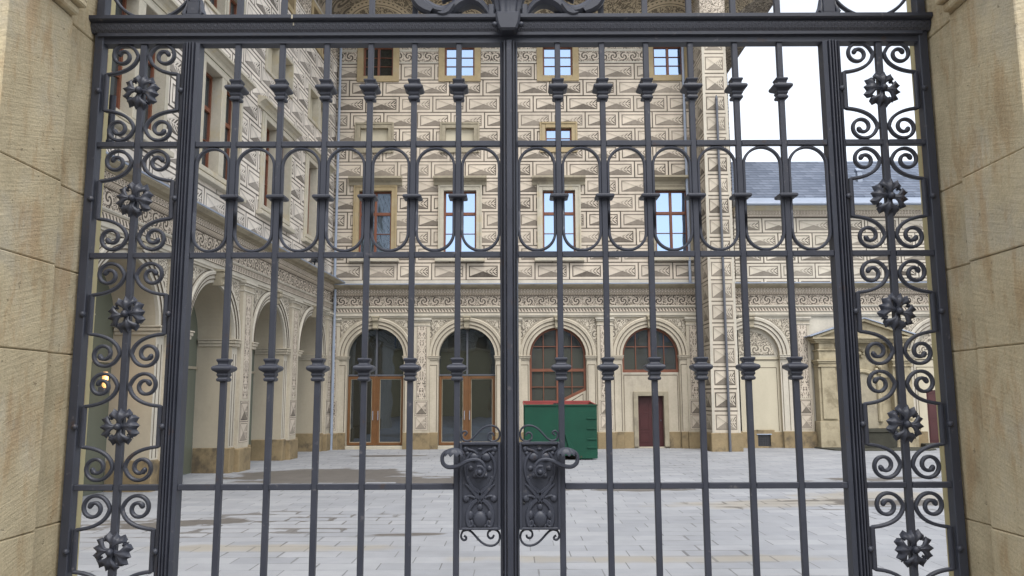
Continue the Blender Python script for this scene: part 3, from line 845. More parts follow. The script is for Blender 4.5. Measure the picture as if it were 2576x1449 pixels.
    mb = MB().grid([[(XR + o, y if y > 0 else -o, z) for y in (0, 2, 4, 6, 10)] for o, z in prof])
    mb.build('side_eave_cove', 'cove_side', P, smooth=True, uvf=lambda co: (co.y, (co.x - XR)))
    ev = MB().prism_x([(-EO - 0.05, EZ1 - 0.02), (-EO - 0.09, EZ1 + 0.18), (0, EZ1 + 0.45), (10, EZ1 + 2), (10, EZ1 + 0.02), (-EO, EZ1 + 0.02)], XL - 0.4, XR + EO + 0.07)
    ev.build('eave_edge', 'fascia', P)
    MB().prism_x([(-EO - 0.02, EZ1 + 0.19), (4, EZ1 + 4.5), (10, EZ1 + 4.5), (10, EZ1 + 0.6)], XL - 0.4, XR + EO).build('roof', 'slate', P, uvf=lambda c: (c.x, c.z * 1.3))
    # corner pier with stacked diamonds, rising to the eaves
    yb = -1.9
    def pier_face(z): return 7.21 + (z / 16.0) * 0.13, 8.235 + (z / 16.0) * 0.02
    mb = MB()
    rows = []
    for z in (0.64, 16.0):
        a, b = pier_face(z); rows.append([(a, 0.05, z), (a, yb, z), (b, yb, z), (b, 0.05, z)])
    mb.grid(rows, close_u=True, cap=True)
    ctr = 7.73
    pr = mb.build('corner_pier', 'diamond', P, uvo=(0, 0), uvf=None)
    me = pr.data
    uvl = me.uv_layers['UVMap'].data
    for poly in me.polygons:
        for li in poly.loop_indices:
            co = me.vertices[me.loops[li].vertex_index].co
            a, b = pier_face(co.z)
            if abs(poly.normal.y) > 0.5: uvl[li].uv = ((co.x - a) / (b - a) * 1.02, co.z - 0.64)
            else: uvl[li].uv = ((co.y - yb) / 1.95 * 2.04, co.z - 0.64)
    MB().box(7.31, 8.28, yb - 0.01, 0.04, 16.02, 18.1).build('pier_capital', 'frieze_panels', P, uvo=(7.33, 16.02))
    ed = MB()
    for q, o_ in ((0, 0), (1, 0)):
        r2 = []
        for z in (0.66, 15.98):
            a, b = pier_face(z); xx = a if q == 0 else b
            r2.append([(xx - 0.006, yb - 0.007, z), (xx + (0.09 if q == 0 else -0.09), yb - 0.007, z), (xx + (0.09 if q == 0 else -0.09), yb + 0.01, z), (xx - 0.006, yb + 0.01, z)])
        ed.grid(r2, close_u=True, cap=True)
    ed.build('pier_edge', 'plaster_pale', pr)
    MB().box(7.15, 8.29, yb - 0.06, 0.0, -0.05, 0.66).build('pier_plinth', 'plinth', pr, bevel=0.02)
    # pipes
    def pipe(x, y, z0, z1, r, mat, name, clips):
        p = MB().tube([(x, y, z0), (x, y, z1)], r, 12).build(name, mat, P, smooth=True)
        for z in clips: MB().lathe([(r + 0.012, -0.03), (r + 0.014, 0.03)], (x, y, z), 12).box(x - 0.02, x + 0.02, y, y + 0.16, z - 0.02, z + 0.02).build('pipe_clip', mat, p)
    pipe(-6.90, -0.26, 0.0, 6.15, 0.055, 'zinc', 'downpipe', (0.6, 2.2, 3.9, 5.6))
    pipe(-6.96, -0.13, 6.45, 17.3, 0.055, 'zinc', 'downpipe', (7.6, 9.8, 12.1, 14.4, 16.2))
    pipe(6.99, -0.15, 6.40, 17.2, 0.055, 'zinc', 'downpipe', (7.6, 9.8, 12.1, 14.4, 16.2))
    pipe(7.80, yb - 0.10, 0.0, 13.1, 0.05, 'lead', 'standpipe', (3.5, 6.6, 9.2, 12.8))
    MB().lathe([(0.03, 0.0), (0.055, 0.05), (0.055, 0.12), (0.02, 0.25)], (7.80, yb - 0.10, 13.08), 10).build('standpipe_cap', 'lead', P, smooth=True)
palace()

# ------------------------------------------------------------------ arcaded left wing (local x = minus distance from the corner)
WING = thing('arcaded_wing', 'long side wing on the left with open arcade, twin windows and block-patterned wall', 'building', (-7.1, 31, 0), math.radians(90 - 2.95))
def wing():
    P = WING
    DZ = 0.14
    piers = [-0.41, -4.57, -8.73, -12.89, -17.05]
    R, ZS = 1.35, 3.56
    twins = [-2.42, -6.66, -10.90, -15.14]
    L0 = -24.0
    holes = []
    ops = []
    for c in twins:
        for s in (-1, 1):
            a, b = (c - 1.14, c - 0.14) if s < 0 else (c + 0.14, c + 1.14)
            ops.append((a, b)); holes += [(a, b, 7.70, 10.34), (a, b, 12.0, 13.05), (a + 0.1, b - 0.1, 14.97, 16.25)]
    MB().wall(L0, 0.3, 6.4, 17.4, holes).build('wall', 'wall_side', P, uvo=(-7.54, 6.54))
    MB().box(L0, 0.0, 2.6, 9, -0.02, 17.9).build('wall_core', 'reveal', P)
    MB().box(L0, 0.0, 0.30, 2.6, 6.1, 17.9).build('floor_core', 'reveal', P)
    entablature(P, L0, 0.05, DZ, 0.52)
    MB().box(L0, -0.02, -0.012, 0.01, 6.56, 6.66).build('string_band', 'plaster_pale', P)
    for c in twins:
        mb = MB()
        t = 0.14
        x0, x1, z0, z1 = c - 1.14, c + 1.14, 7.70, 10.34
        mb.ring(x0, x1, z0, z1, t, -0.09, 0.30); mb.box(c - 0.14, c + 0.14, -0.09, 0.30, z0, z1)
        mb.ring(x0 - t, x1 + t, z0 - t, z1 + t, 0.07, -0.06, 0.0)
        mb.build('window_surround', 'palestone', P, bevel=0.012)
        hood(P, c, 1.72, 10.58, 'palestone', 0.26, 0.85)
        MB().box(c - 1.5, c + 1.5, -0.20, 0.02, 7.34, 7.47).build('window_sill', 'palestone', P, bevel=0.015)
        for s in (-1, 1):
            a, b = (c - 1.14, c - 0.14) if s < 0 else (c + 0.14, c + 1.14)
            casement(P, (a + b) / 2, 7.70, 1.0, 2.64, 0.24, pane='glass_lunette', t=0.07, mull=0.09)
            MB().ring(a, b, 12.0, 13.05, 0.11, -0.05, 0.28).build('window_surround', 'palestone', P, bevel=0.01)
            if c == -10.90 or c == -15.14: casement(P, (a + b) / 2, 12.0, 1.0, 1.05, 0.22, transom=None, bars=(0.5,), pane='glass_lunette', t=0.07)
            else: MB().box(a, b, 0.20, 0.27, 12.0, 13.05).build('blind_panel', 'panel_blind', P)
            MB().ring(a + 0.1, b - 0.1, 14.97, 16.25, 0.18, -0.05, 0.28).build('window_surround', 'ochre', P, bevel=0.01)
            casement(P, (a + b) / 2, 14.97, 0.8, 1.28, 0.2, transom=None, bars=(0.34, 0.67), pane='glass_dark', t=0.06)
    fr = MB().box(L0, -0.01, -0.014, 0.01, 16.50, 16.56); fr.build('frieze_border', 'plaster_pale', P)
    cuts = sorted([c - 1.25 for c in twins] + [c + 1.25 for c in twins])
    edges = [L0] + cuts + [-0.01]
    for a, b in zip(edges[0::2], edges[1::2]):
        MB().box(a, b, -0.014, 0.01, 15.57, 16.00).build('leaf_frieze', 'frieze_top', P, uvo=(0, 15.57)); MB().box(a, b, -0.014, 0.01, 16.05, 16.45).build('panel_frieze', 'frieze_panels', P, uvo=(0, 16.05))
    # arcade
    wl = MB(); rv = MB(); cen = []
    for a, b in zip(piers[1:], piers):
        c = (a + b) / 2; cen.append(c)
        wl.arch_wall(a, b, 0, 5.25, c, R, ZS, 1.3, n=36)
        rv.arch_reveal(c, R, ZS, 0.0, 0.0, 0.98, 36)
    wl.face([(L0, 0, 0), (piers[-1], 0, 0), (piers[-1], 0, 5.25), (L0, 0, 5.25)])
    wl.face([(piers[0], 0, 0), (0.3, 0, 0), (0.3, 0, 5.25), (piers[0], 0, 5.25)])
    wl.build('ground_floor_wall', 'plaster_pale', P)
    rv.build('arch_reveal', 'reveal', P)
    for c in cen:
        archivolt(P, c, R, ZS, 1.65, 'plaster_pale')
        keystone(P, c, ZS + R - 0.08, 5.19, 0.26, 0.24)
        spandrels(P, c - 1.68, c + 1.68, c, 1.65, ZS, 5.14)
        for s in (-1, 1):
            x0, x1 = (c - R - 0.30, c - R + 0.04) if s < 0 else (c + R - 0.04, c + R + 0.30)
            m = MB()
            for dz0, dz1, g in ((0.20, 0.12, 0.0), (0.117, 0.04, 0.03), (0.037, 0.0, 0.055)):
                if s < 0: m.box(x0, x1 + g, -0.10 - g, 0.93, ZS - dz0, ZS - dz1)
                else: m.box(x0 - g, x1, -0.10 - g, 0.93, ZS - dz0, ZS - dz1)
            m.build('impost', 'plaster', P, bevel=0.01)
            pl = MB()
            if s < 0: pl.box(c - R - 0.31, c - R + 0.03, -0.07, 0.95, -0.05, 0.66)
            else: pl.box(c + R - 0.03, c + R + 0.31, -0.07, 0.95, -0.05, 0.66)
            pl.build('plinth', 'plinth', P, bevel=0.02)
            ln = MB()
            q = c + s * (R + 0.10)
            ln.box(q - 0.011, q + 0.011, -0.007, 0.01, 0.70, ZS - 0.40)
            q = c + s * (R + 0.26)
            ln.box(q - 0.011, q + 0.011, -0.007, 0.01, 0.70, ZS - 0.40)
            ln.build('incised_line', 'line', P)
        g = MB().box(c - R, c + R, 0.965, 0.99, 0.0, ZS + R).build('arcade_glazing', 'glass_arcade', P)
        fr = MB().box(c - 0.03, c + 0.03, 0.92, 0.962, 0, ZS + R - 0.05); fr.box(c - R, c + R, 0.92, 0.962, 2.75, 2.82)
        fr.build('glazing_bar', 'greystone', g)
    for c in piers[:4]: pilaster(P, c, 0.74, 5.22, 0.12, (1.95, 4.86), 2, 0.62, lo=-0.20)
    EO, EZ0, EZ1 = 1.9, 16.60, 17.9
    n = 12
    prof = [(EO * (1 - math.cos(PI / 2 * k / n)), EZ0 + (EZ1 - EZ0) * math.sin(PI / 2 * k / n)) for k in range(n + 1)]
    MB().grid([[(x, -o, z) for x in (L0, -16, -8, 0)] for o, z in prof]).build('eave_cove', 'cove_side', P, smooth=True, uvf=lambda c: (c.x, -c.y))
    MB().prism_x([(-EO - 0.05, EZ1 - 0.02), (-EO - 0.09, EZ1 + 0.18), (4, EZ1 + 4.4), (9, EZ1 + 4.4), (9, EZ1), (-EO, EZ1 + 0.02)], L0, 0.0).build('roof', 'slate', P)
wing()

# ------------------------------------------------------------------ low wing right of the pier (local x = world X - 13)
LOW = thing('low_wing', 'low slate-roofed wing right of the tall corner pier with blind arches', 'building', (13, 31, 0))
def low_wing():
    P = LOW; o = 13.0
    x0, x1 = 8.83 - o, 24.0 - o
    MB().wall(x0, x1, 6.3, 9.4, []).build('wall', 'wall_low', P, uvo=(9.89 - o + 0.71, 6.56))
    MB().box(x0, x1, 0.42, 6, -0.02, 9.4).build('wall_core', 'reveal', P)
    entablature(P, x0, x1)
    strip('eave_leaf_band', 'leafmould', P, x0, x1, [(0.05, 9.02), (0.09, 9.12)], (0, 9.02))
    strip('eave_egg_band', 'egg', P, x0, x1, [(0.13, 9.123), (0.135, 9.26)], (0, 9.12))
    strip('eave_cornice', 'palestone', P, x0, x1, [(0.18, 9.262), (0.26, 9.33), (0.36, 9.37), (0.40, 9.41)])
    gut = MB().tube([(x0, -0.46, 9.47), (x1, -0.46, 9.47)], 0.07, 12).build('gutter', 'zinc', P, smooth=True)
    MB().prism_x([(-0.40, 9.46), (-0.42, 9.52), (0.28, 9.96), (0.28, 9.90), (0.0, 9.43)], x0, x1).build('roof_flashing', 'zinc', P)
    sl = math.hypot(3.6, 2.52) / 3.6
    MB().prism_x([(0.10, 9.84), (0.10, 9.90), (3.7, 12.42), (7.3, 9.9), (7.3, 9.8)], x0, x1).build('roof', 'slate', P, uvf=lambda c: (c.x, c.y * sl))
    v = MB().box(14.55 - o, 14.75 - o, 1.5, 1.7, 10.7, 11.35); v.prism_x([(1.45, 11.35), (1.6, 11.5), (1.75, 11.35)], 14.5 - o, 14.8 - o)
    v.build('roof_vent', 'zinc', P)
    # blind arches
    bays = [9.30 - o, 16.75 - o, 20.4 - o]
    wl = MB()
    E = [x0, 11.28 - o, 14.9 - o, 18.6 - o, x1]
    wl.arch_wall(E[0], E[1], 0, 5.07, bays[0], AR, AZS, 0.1); wl.arch_wall(E[2], E[3], 0, 5.07, bays[1], AR, AZS, 0.1); wl.arch_wall(E[3], E[4], 0, 5.07, bays[2], AR, AZS, 0.1)
    wl.face([(E[1], 0, 0), (E[2], 0, 0), (E[2], 0, 5.07), (E[1], 0, 5.07)])
    wl.build('ground_floor_wall', 'plaster_pale', P)
    rv = MB()
    for c in bays:
        rv.arch_reveal(c, AR, AZS, 0, 0, 0.16)
        dr = c == bays[1]
        MB().wall(c - AR, c + AR, 0, 3.50, [(16.07 - o, 17.0 - o, 0.16, 2.18)] if dr else [], 0.15).build('blind_panel', 'panel_blind', P)
        MB().arch_disc(c, AR, AZS, 3.50, 0.148).build('lunette_field', 'plaster_pale', P)
        MB().arch_disc(c, AR - 0.16, AZS, 3.58, 0.135).build('lunette_ornament', 'spandrel', P, uvo=(c, 3.58))
        l = MB().box(c - AR, c + AR, 0.12, 0.16, 3.36, 3.39); l.box(c - AR + 0.10, c + AR - 0.10, 0.142, 0.16, 3.06, 3.08)
        for q in (c - AR + 0.10, c + AR - 0.10): l.box(q - 0.01, q + 0.01, 0.142, 0.16, 0.64, 3.06)
        l.build('incised_line', 'line', P)
        archivolt(P, c, AR, AZS, 1.49, 'plaster_pale')
        keystone(P, c, AZS + AR - 0.06, 5.05)
        spandrels(P, c - 1.72, c + 1.72, c, 1.49, AZS, 4.97)
        impost(P, c - AR - 0.40, c - AR + 0.03, AZS, 'plaster_pale'); impost(P, c + AR - 0.03, c + AR + 0.40, AZS, 'plaster_pale')
        for s in (-1, 1):
            ll = MB()
            for q in (0.07, 0.30): ll.box(c + s * (AR + q) - 0.011, c + s * (AR + q) + 0.011, -0.007, 0.01, 0.66, AZS - 0.3)
            ll.build('incised_line', 'line', P)
        for a, b in ((c - AR, 16.0 - o), (17.1 - o, c + AR)) if dr else ((c - AR, c + AR),): MB().box(a, b, 0.08, 0.16, -0.03, 0.60).build('plinth', 'plinth', P, bevel=0.01)
    rv.build('arch_reveal', 'reveal', P)
    d = MB().box(16.07 - o, 17.0 - o, 0.18, 0.24, 0.16, 2.18)
    for a, b in ((0.3, 1.0), (1.15, 2.05)): d.ring(16.18 - o, 16.88 - o, a, b, 0.04, 0.165, 0.185)
    d.build('door', 'door_red', P)
    MB().box(15.6 - o, 17.4 - o, -0.45, 0.14, -0.03, 0.16).build('door_step', 'trough', P, bevel=0.02)
    for c in (11.28 - o, 14.98 - o, 18.6 - o): pilaster(P, c, 0.60, 5.03)
    plinth(P, bays[0] + AR, 11.0 - o, 0.08); plinth(P, 11.5 - o, bays[1] - AR, 0.08); plinth(P, bays[1] + AR, x1, 0.08); plinth(P, x0, bays[0] - AR, 0.08)
    vt = MB().ring(9.42 - o, 9.92 - o, 0.06, 0.52, 0.16, 0.02, 0.17).build('vent_surround', 'plinth', P, bevel=0.01)
    gr = MB()
    for k in range(6): gr.box(9.44 - o + k * 0.09, 9.455 - o + k * 0.09, 0.065, 0.075, 0.06, 0.52)
    for k in range(5): gr.box(9.42 - o, 9.92 - o, 0.066, 0.076, 0.09 + k * 0.09, 0.102 + k * 0.09)
    gr.build('vent_grille', 'drain', vt)
    MB().box(9.42 - o, 9.92 - o, 0.074, 0.079, 0.06, 0.52).build('vent_opening', 'black', vt)
    MB().prism_x([(0.0, 0.50), (0.0, 0.52), (0.1, 0.60), (0.1, 0.56)], 9.38 - o, 9.96 - o).build('vent_flap', 'zinc', vt)
low_wing()

# ------------------------------------------------------------------ wall fountain with pediment
def fountain():
    P = thing('wall_fountain', 'weathered stone wall fountain with triangular pediment and dark trough', 'fountain', (13.45, 30.9, 0))
    h = 1.86
    for s in (-1, 1):
        b = MB()
        x = s * 1.42
        b.box(x - 0.42, x + 0.42, -0.50, 0.06, 0, 1.02)            # pedestal
        b.box(x - 0.36, x + 0.36, -0.42, 0.06, 1.02, 3.06)
        b.box(x - 0.27, x + 0.27, -0.49, -0.42, 1.10, 3.06)
        for z0, z1, g in ((3.06, 3.12, 0.03), (3.12, 3.20, 0.0), (3.20, 3.27, 0.04), (3.27, 3.34, 0.08)): b.box(x - 0.36 - g, x + 0.36 + g, -0.50 - g, 0.06, z0, z1)
        b.box(x - 0.33, x + 0.33, -0.47, 0.06, 3.34, 3.68); b.box(x - 0.38, x + 0.38, -0.52, 0.06, 3.68, 3.74); b.box(x - 0.30, x + 0.30, -0.44, 0.06, 3.74, 3.98)
        b.build('column', 'fountain', P, bevel=0.015)
    f = MB().box(-1.06, 1.06, -0.10, 0.06, 0, 3.98); f.build('back_wall', 'fountain', P)
    n = MB()
    rim = [(0.62 * math.cos(a), 2.30 + 0.62 * math.sin(a)) for a in [PI * k / 16 for k in range(17)]]
    n.ribbon([(0.62, 1.0)] + rim + [(-0.62, 1.0)], 0.16, 0.14, -0.13); n.box(-1.05, -0.72, -0.16, -0.09, 2.66, 2.82); n.box(0.72, 1.05, -0.16, -0.09, 2.66, 2.82)
    n.build('niche_frame', 'fountain', P)
    ns = MB()
    pts = [(0.54 * math.cos(PI * k / 16), 2.30 + 0.54 * math.sin(PI * k / 16)) for k in range(17)]
    ns.face([(0.54, -0.108, 0.6)] + [(x, -0.108, z) for x, z in pts] + [(-0.54, -0.108, 0.6)])
    ns.build('niche', 'greystone', P)
    c = MB()
    for z0, z1, g in ((3.985, 4.05, 0.0), (4.05, 4.12, 0.06), (4.12, 4.20, 0.14)): c.box(-1.86 - g, 1.86 + g, -0.50 - g, 0.06, z0, z1)
    c.build('cornice', 'fountain', P, bevel=0.01)
    tp = MB().prism_y([(-1.80, 4.205), (1.80, 4.205), (0, 4.78)], -0.46, 0.06); tp.build('pediment', 'fountain', P)
    rk = MB()
    for s in (-1, 1): rk.prism_y([(s * 2.02, 4.205), (s * 1.75, 4.205), (0, 4.80), (0, 4.90)], -0.62, 0.05)
    rk.build('raking_cornice', 'fountain', P)
    zc = MB()
    for s in (-1, 1): zc.prism_y([(s * 2.10, 4.215), (0, 4.905), (0, 4.94), (s * 2.12, 4.25)], -0.68, 0.04)
    zc.build('pediment_flashing', 'zinc', P)
    t = MB()
    out = [(-1.05, -0.10), (-1.05, -0.55), (-0.75, -0.95), (0.75, -0.95), (1.05, -0.55), (1.05, -0.10)]
    t.grid([[(x * 0.94, y * 0.94, 0.06) for x, y in out], [(x, y, 0.60) for x, y in out], [(x * 1.05, y * 1.05, 0.64) for x, y in out], [(x * 1.05, y * 1.05, 0.74) for x, y in out], [(x * 0.90, y * 0.9 - 0.02, 0.74) for x, y in out], [(x * 0.88, y * 0.88 - 0.02, 0.30) for x, y in out]], close_u=True, cap=True)
    t.build('trough', 'trough', P, bevel=0.02)
    MB().prism_z([(-2.0, 0.05), (-1.75, -1.55), (-1.2, -1.75), (1.6, -1.75), (2.0, -1.4), (2.0, 0.05)], -0.03, 0.055).build('step', 'trough', P, bevel=0.02)
    g = MB()
    for x, z in ((-0.62, 2.98), (0.62, 2.98), (0.0, 3.62)):
        random.seed(int(x * 10 + z * 10))
        for k in range(12):
            a = random.uniform(0, 2 * PI); r = random.uniform(0.02, 0.15)
            g.ball((x + r * math.cos(a), -0.16 - random.uniform(0, 0.08), z + r * 1.2 * math.sin(a)), random.uniform(0.04, 0.08), 8, 6)
    g.build('carved_mask', 'fountain', P, smooth=True)
fountain()

# ------------------------------------------------------------------ palace across the street, mirrored in the courtyard windows
def street_palace():
    P = thing('street_palace', 'plastered palace across the street behind the viewer, mirrored in the courtyard windows', 'building', (0, -24, 0))
    wins = [(-33 + 3.3 * k, zz) for k in range(21) for zz in (2.2, 6.6, 10.2)]
    MB().wall(-36, 36, 0, 13.2, [(x - 0.6, x + 0.6, z, z + 2.1) for x, z in wins]).build('wall', 'wall_low', P, uvo=(0, 0.3))
    MB().box(-36, 36, -8, -0.3, 0, 13.2).build('wall_core', 'reveal', P)
    w = MB()
    for x, z in wins: w.ring(x - 0.6, x + 0.6, z, z + 2.1, 0.2, -0.02, 0.12)
    w.build('window_surrounds', 'greystone', P)
    g = MB()
    for x, z in wins: g.box(x - 0.6, x + 0.6, -0.2, -0.15, z, z + 2.1)
    g.build('panes', 'glass_dark', P)
    MB().prism_x([(0.0, 13.0), (0.15, 13.1), (0.9, 13.5), (0.95, 13.8), (-8, 17), (-8, 13.0)], -36, 36).build('roof', 'slate', P)
    MB().box(-36, 36, 0.0, 0.18, 5.4, 5.8).build('string_course', 'greystone', P)
street_palace()

# ------------------------------------------------------------------ dumpster
def dumpster():
    P = thing('dumpster', 'green steel skip with red inside standing in front of the third arch', 'skip', (1.53, 25.55, 0))
    w, d = 1.15, 2.2
    z0, zf, zb = 0.16, 1.70, 1.78
    b = MB(); t = 0.05
    b.box(-w, w, 0, t, z0, zf); b.box(-w, w, d - t, d, z0, zb)
    for s in (-1, 1):
        x0, x1 = (-w, -w + t) if s < 0 else (w - t, w)
        b.prism_x([(t, z0), (d - t, z0), (d - t, zb), (t, zf)], x0, x1)
    b.box(-w + t, w - t, t, d - t, z0, z0 + t)
    b.build('body', 'green', P, bevel=0.012)
    i = MB(); q = 0.006
    i.box(-w + t, w - t, d - t - q, d - t + 0.001, z0 + t, zb - 0.004)
    for s in (-1, 1):
        x0, x1 = (-w + t - 0.001, -w + t + q) if s < 0 else (w - t - q, w - t + 0.001)
        i.prism_x([(t, z0 + t), (d - t - q, z0 + t), (d - t - q, zb - 0.01), (t, zf - 0.01)], x0, x1)
    i.build('lining', 'rust_red', P)
    r = MB().box(-w - 0.02, w + 0.02, -0.03, 0.045, zf - 0.012, zf + 0.035)
    r.build('rim', 'green', P, bevel=0.006)
    r = MB().box(-w - 0.02, w + 0.02, d - 0.04, d + 0.03, zb - 0.01, zb + 0.06)
    for s in (-1, 1): r.prism_x([(0.046, zf - 0.01), (d - 0.041, zb - 0.01), (d - 0.041, zb + 0.035), (0.046, zf + 0.028)], s * w - 0.03, s * w + 0.018)
    r.build('red_rim', 'rust_red', P, bevel=0.006)
    h = MB()
    for z in (0.36, 0.62, 0.95, 1.27): h.box(0.83, 1.13, -0.03, 0.005, z, z + 0.05)
    h.build('step_rung', 'green', P, bevel=0.006)
    g = MB().prism_y([(0.12, 0.82), (0.17, 0.82), (0.42, 0.30), (0.42, 0.16), (0.30, 0.16)], -0.06, 0.004)
    g.build('brace', 'green', P, bevel=0.006)
    s_ = MB().box(-w, w, -0.02, 0.05, z0 - 0.02, z0 + 0.06); s_.box(0.55, w, -0.025, 0.06, 0.05, z0)
    s_.build('bottom_rail', 'green', P)
    sk = MB()
    for x in (-0.9, 0.9): sk.box(x - 0.10, x + 0.10, 0.10, d - 0.1, 0.0, z0)
    sk.build('skid', 'black', P)
    lock = MB().box(-0.12, 0.12, d - t - 0.05, d - t, zb - 0.06, zb - 0.02); lock.build('latch', 'black', P)
dumpster()

# ------------------------------------------------------------------ small fixtures
def fixtures():
    P = thing('floodlight', 'small black floodlight on the left wing cornice below the last twin window', 'floodlight', (-6.95, 27.2, 6.52), math.radians(20))
    MB().box(-0.02, 0.30, -0.22, 0.02, 0.10, 0.36).build('housing', 'black', P, bevel=0.02)
    MB().box(0.301, 0.312, -0.19, -0.01, 0.13, 0.33).build('lens', 'glass_lunette', P)
    MB().ribbon([(0.1, 0.0), (0.1, 0.12)], 0.05, 0.10, -0.10).build('bracket', 'black', P)
    MB().ball((0.12, -0.34, 0.22), 0.09, 12, 8, (0.7, 0.7, 1.5)).build('sensor', 'black', P, smooth=True)
    L = thing('wall_lamp', 'lit warm lamp glowing inside the nearest arch behind the left gate panel', 'lamp', (-8.45, 16.60, 2.20))
    MB().lathe([(0.03, 0.0), (0.055, 0.05), (0.06, 0.30), (0.04, 0.33)], (0, 0, 0), 16).build('shade', 'lamp', L, smooth=True)
    MB().box(-0.12, 0.0, -0.03, 0.03, -0.12, 0.02).build('bracket', 'lead', L)
    lp = bpy.data.lights.new('lamp_light', 'POINT'); lp.energy = 2.0; lp.color = (1.0, 0.6, 0.25); lp.shadow_soft_size = 0.12
    lo = bpy.data.objects.new('lamp_light', lp); COL.objects.link(lo); lo.parent = L; lo.location = (0.14, -0.05, 0.2)
fixtures()

# ------------------------------------------------------------------ stone gate piers with the wall they end
def gate_pier(s, label):
    P = thing('gate_pier', label, 'gate pier', (s * 1.7, 2.75, 0.5), 0, 'stone piers either side of the gate')
    ox, oy, oz = s * 1.7, 2.75, 0.5
    def pl(pts, z0, z1, mb): mb.prism_z([(s * x - ox, y - oy) for x, y in pts], z0 - oz, z1 - oz)
    joints = [0.45, 1.00, 1.55, 2.16, 2.47, 2.775, 3.40, 4.1, 4.7, 5.3]
    mb = MB()
    for k, (a, b) in enumerate(zip(joints, joints[1:])):
        j = random.uniform(-0.003, 0.003)
        xs = 1.624 + j
        pl([(9.2, 2.42 + j), (xs, 2.42 + j), (xs + 0.004, 2.79), (xs + 0.012, 2.805), (1.656, 2.807), (1.654, 3.11), (9.2, 3.11)], a + 0.0012, b - 0.0012, mb)
    o = mb.build('shaft', 'pier', P, bevel=0.004)
    m2 = MB(); pl([(9.18, 2.44), (1.636, 2.44), (1.64, 2.78), (1.664, 2.82), (1.664, 3.09), (9.18, 3.09)], 0.45, 5.3, m2); m2.build('mortar', 'ochre', P)
    im = MB()
    pl([(2.2, 2.50), (1.578, 2.50), (1.578, 2.795), (1.66, 2.795), (2.2, 2.795)], 3.435, 3.80, im); pl([(2.2, 2.52), (1.60, 2.52), (1.60, 2.785), (1.66, 2.785), (2.2, 2.785)], 3.402, 3.434, im)
    im.build('impost', 'pier', P, bevel=0.006)
    w = MB(); pl([(9.2, 3.112), (1.795, 3.112), (1.795, 3.41), (9.2, 3.41)], 0.4, 5.3, w); w.build('rendered_back', 'lime', P, bevel=0.006)
    c = MB(); pl([(9.3, 2.3), (1.55, 2.3), (1.55, 3.5), (9.3, 3.5)], 5.3, 5.5, c); c.build('coping', 'pier', P, bevel=0.03)
gate_pier(-1, 'tooled sandstone gate pier beside the left iron scroll panel')
gate_pier(1, 'tooled sandstone gate pier beside the right iron scroll panel')

# ------------------------------------------------------------------ iron gate
GY = 3.0
def spiral(cx, cz, a0, a1, r0, r1, n=40, p=1.0):
    return [(cx + (r0 + (r1 - r0) * (k / n) ** p) * math.cos(a0 + (a1 - a0) * k / n), cz + (r0 + (r1 - r0) * (k / n) ** p) * math.sin(a0 + (a1 - a0) * k / n)) for k in range(n + 1)]
def bez(p0, p1, p2, p3, n=10):
    return [tuple((1 - t) ** 3 * a + 3 * (1 - t) ** 2 * t * b + 3 * (1 - t) * t * t * c + t ** 3 * d for a, b, c, d in zip(p0, p1, p2, p3)) for t in [k / n for k in range(n + 1)]]
def smooth_path(p, k=4):
    q = []
    for i in range(len(p) - 1):
        a, b, c, d = p[max(i - 1, 0)], p[i], p[i + 1], p[min(i + 2, len(p) - 1)]
        for j in range(k):
            t = j / k
            q.append(tuple(0.5 * (2 * b[m] + (c[m] - a[m]) * t + (2 * a[m] - 5 * b[m] + 4 * c[m] - d[m]) * t * t + (3 * b[m] - a[m] - 3 * c[m] + d[m]) * t ** 3) for m in (0, 1)))
    return q + [p[-1]]
def scroll_bracket(sx, cx, cz):
    """one side of a panel cell: scroll, corner, upright, corner, scroll"""
    up = []
    sp = spiral(0.082, 0.150, PI, PI - 2 * PI * 1.42, 0.060, 0.016, 44, 0.62)
    top = [(0.142, 0.074)] + bez((0.138, 0.0745), (0.085, 0.079), (0.030, 0.098), (0.022, 0.150), 10)[0:-1] + sp
    path = [(x, -z) for x, z in reversed(top)] + top
    return [(cx + sx * x, cz + z) for x, z in path], [(cx + sx * sp[-1][0], cz + sp[-1][1]), (cx + sx * sp[-1][0], cz - sp[-1][1])]
def step01(t):
    t = max(0.0, min(1.0, t)); return t * t * (3 - 2 * t)
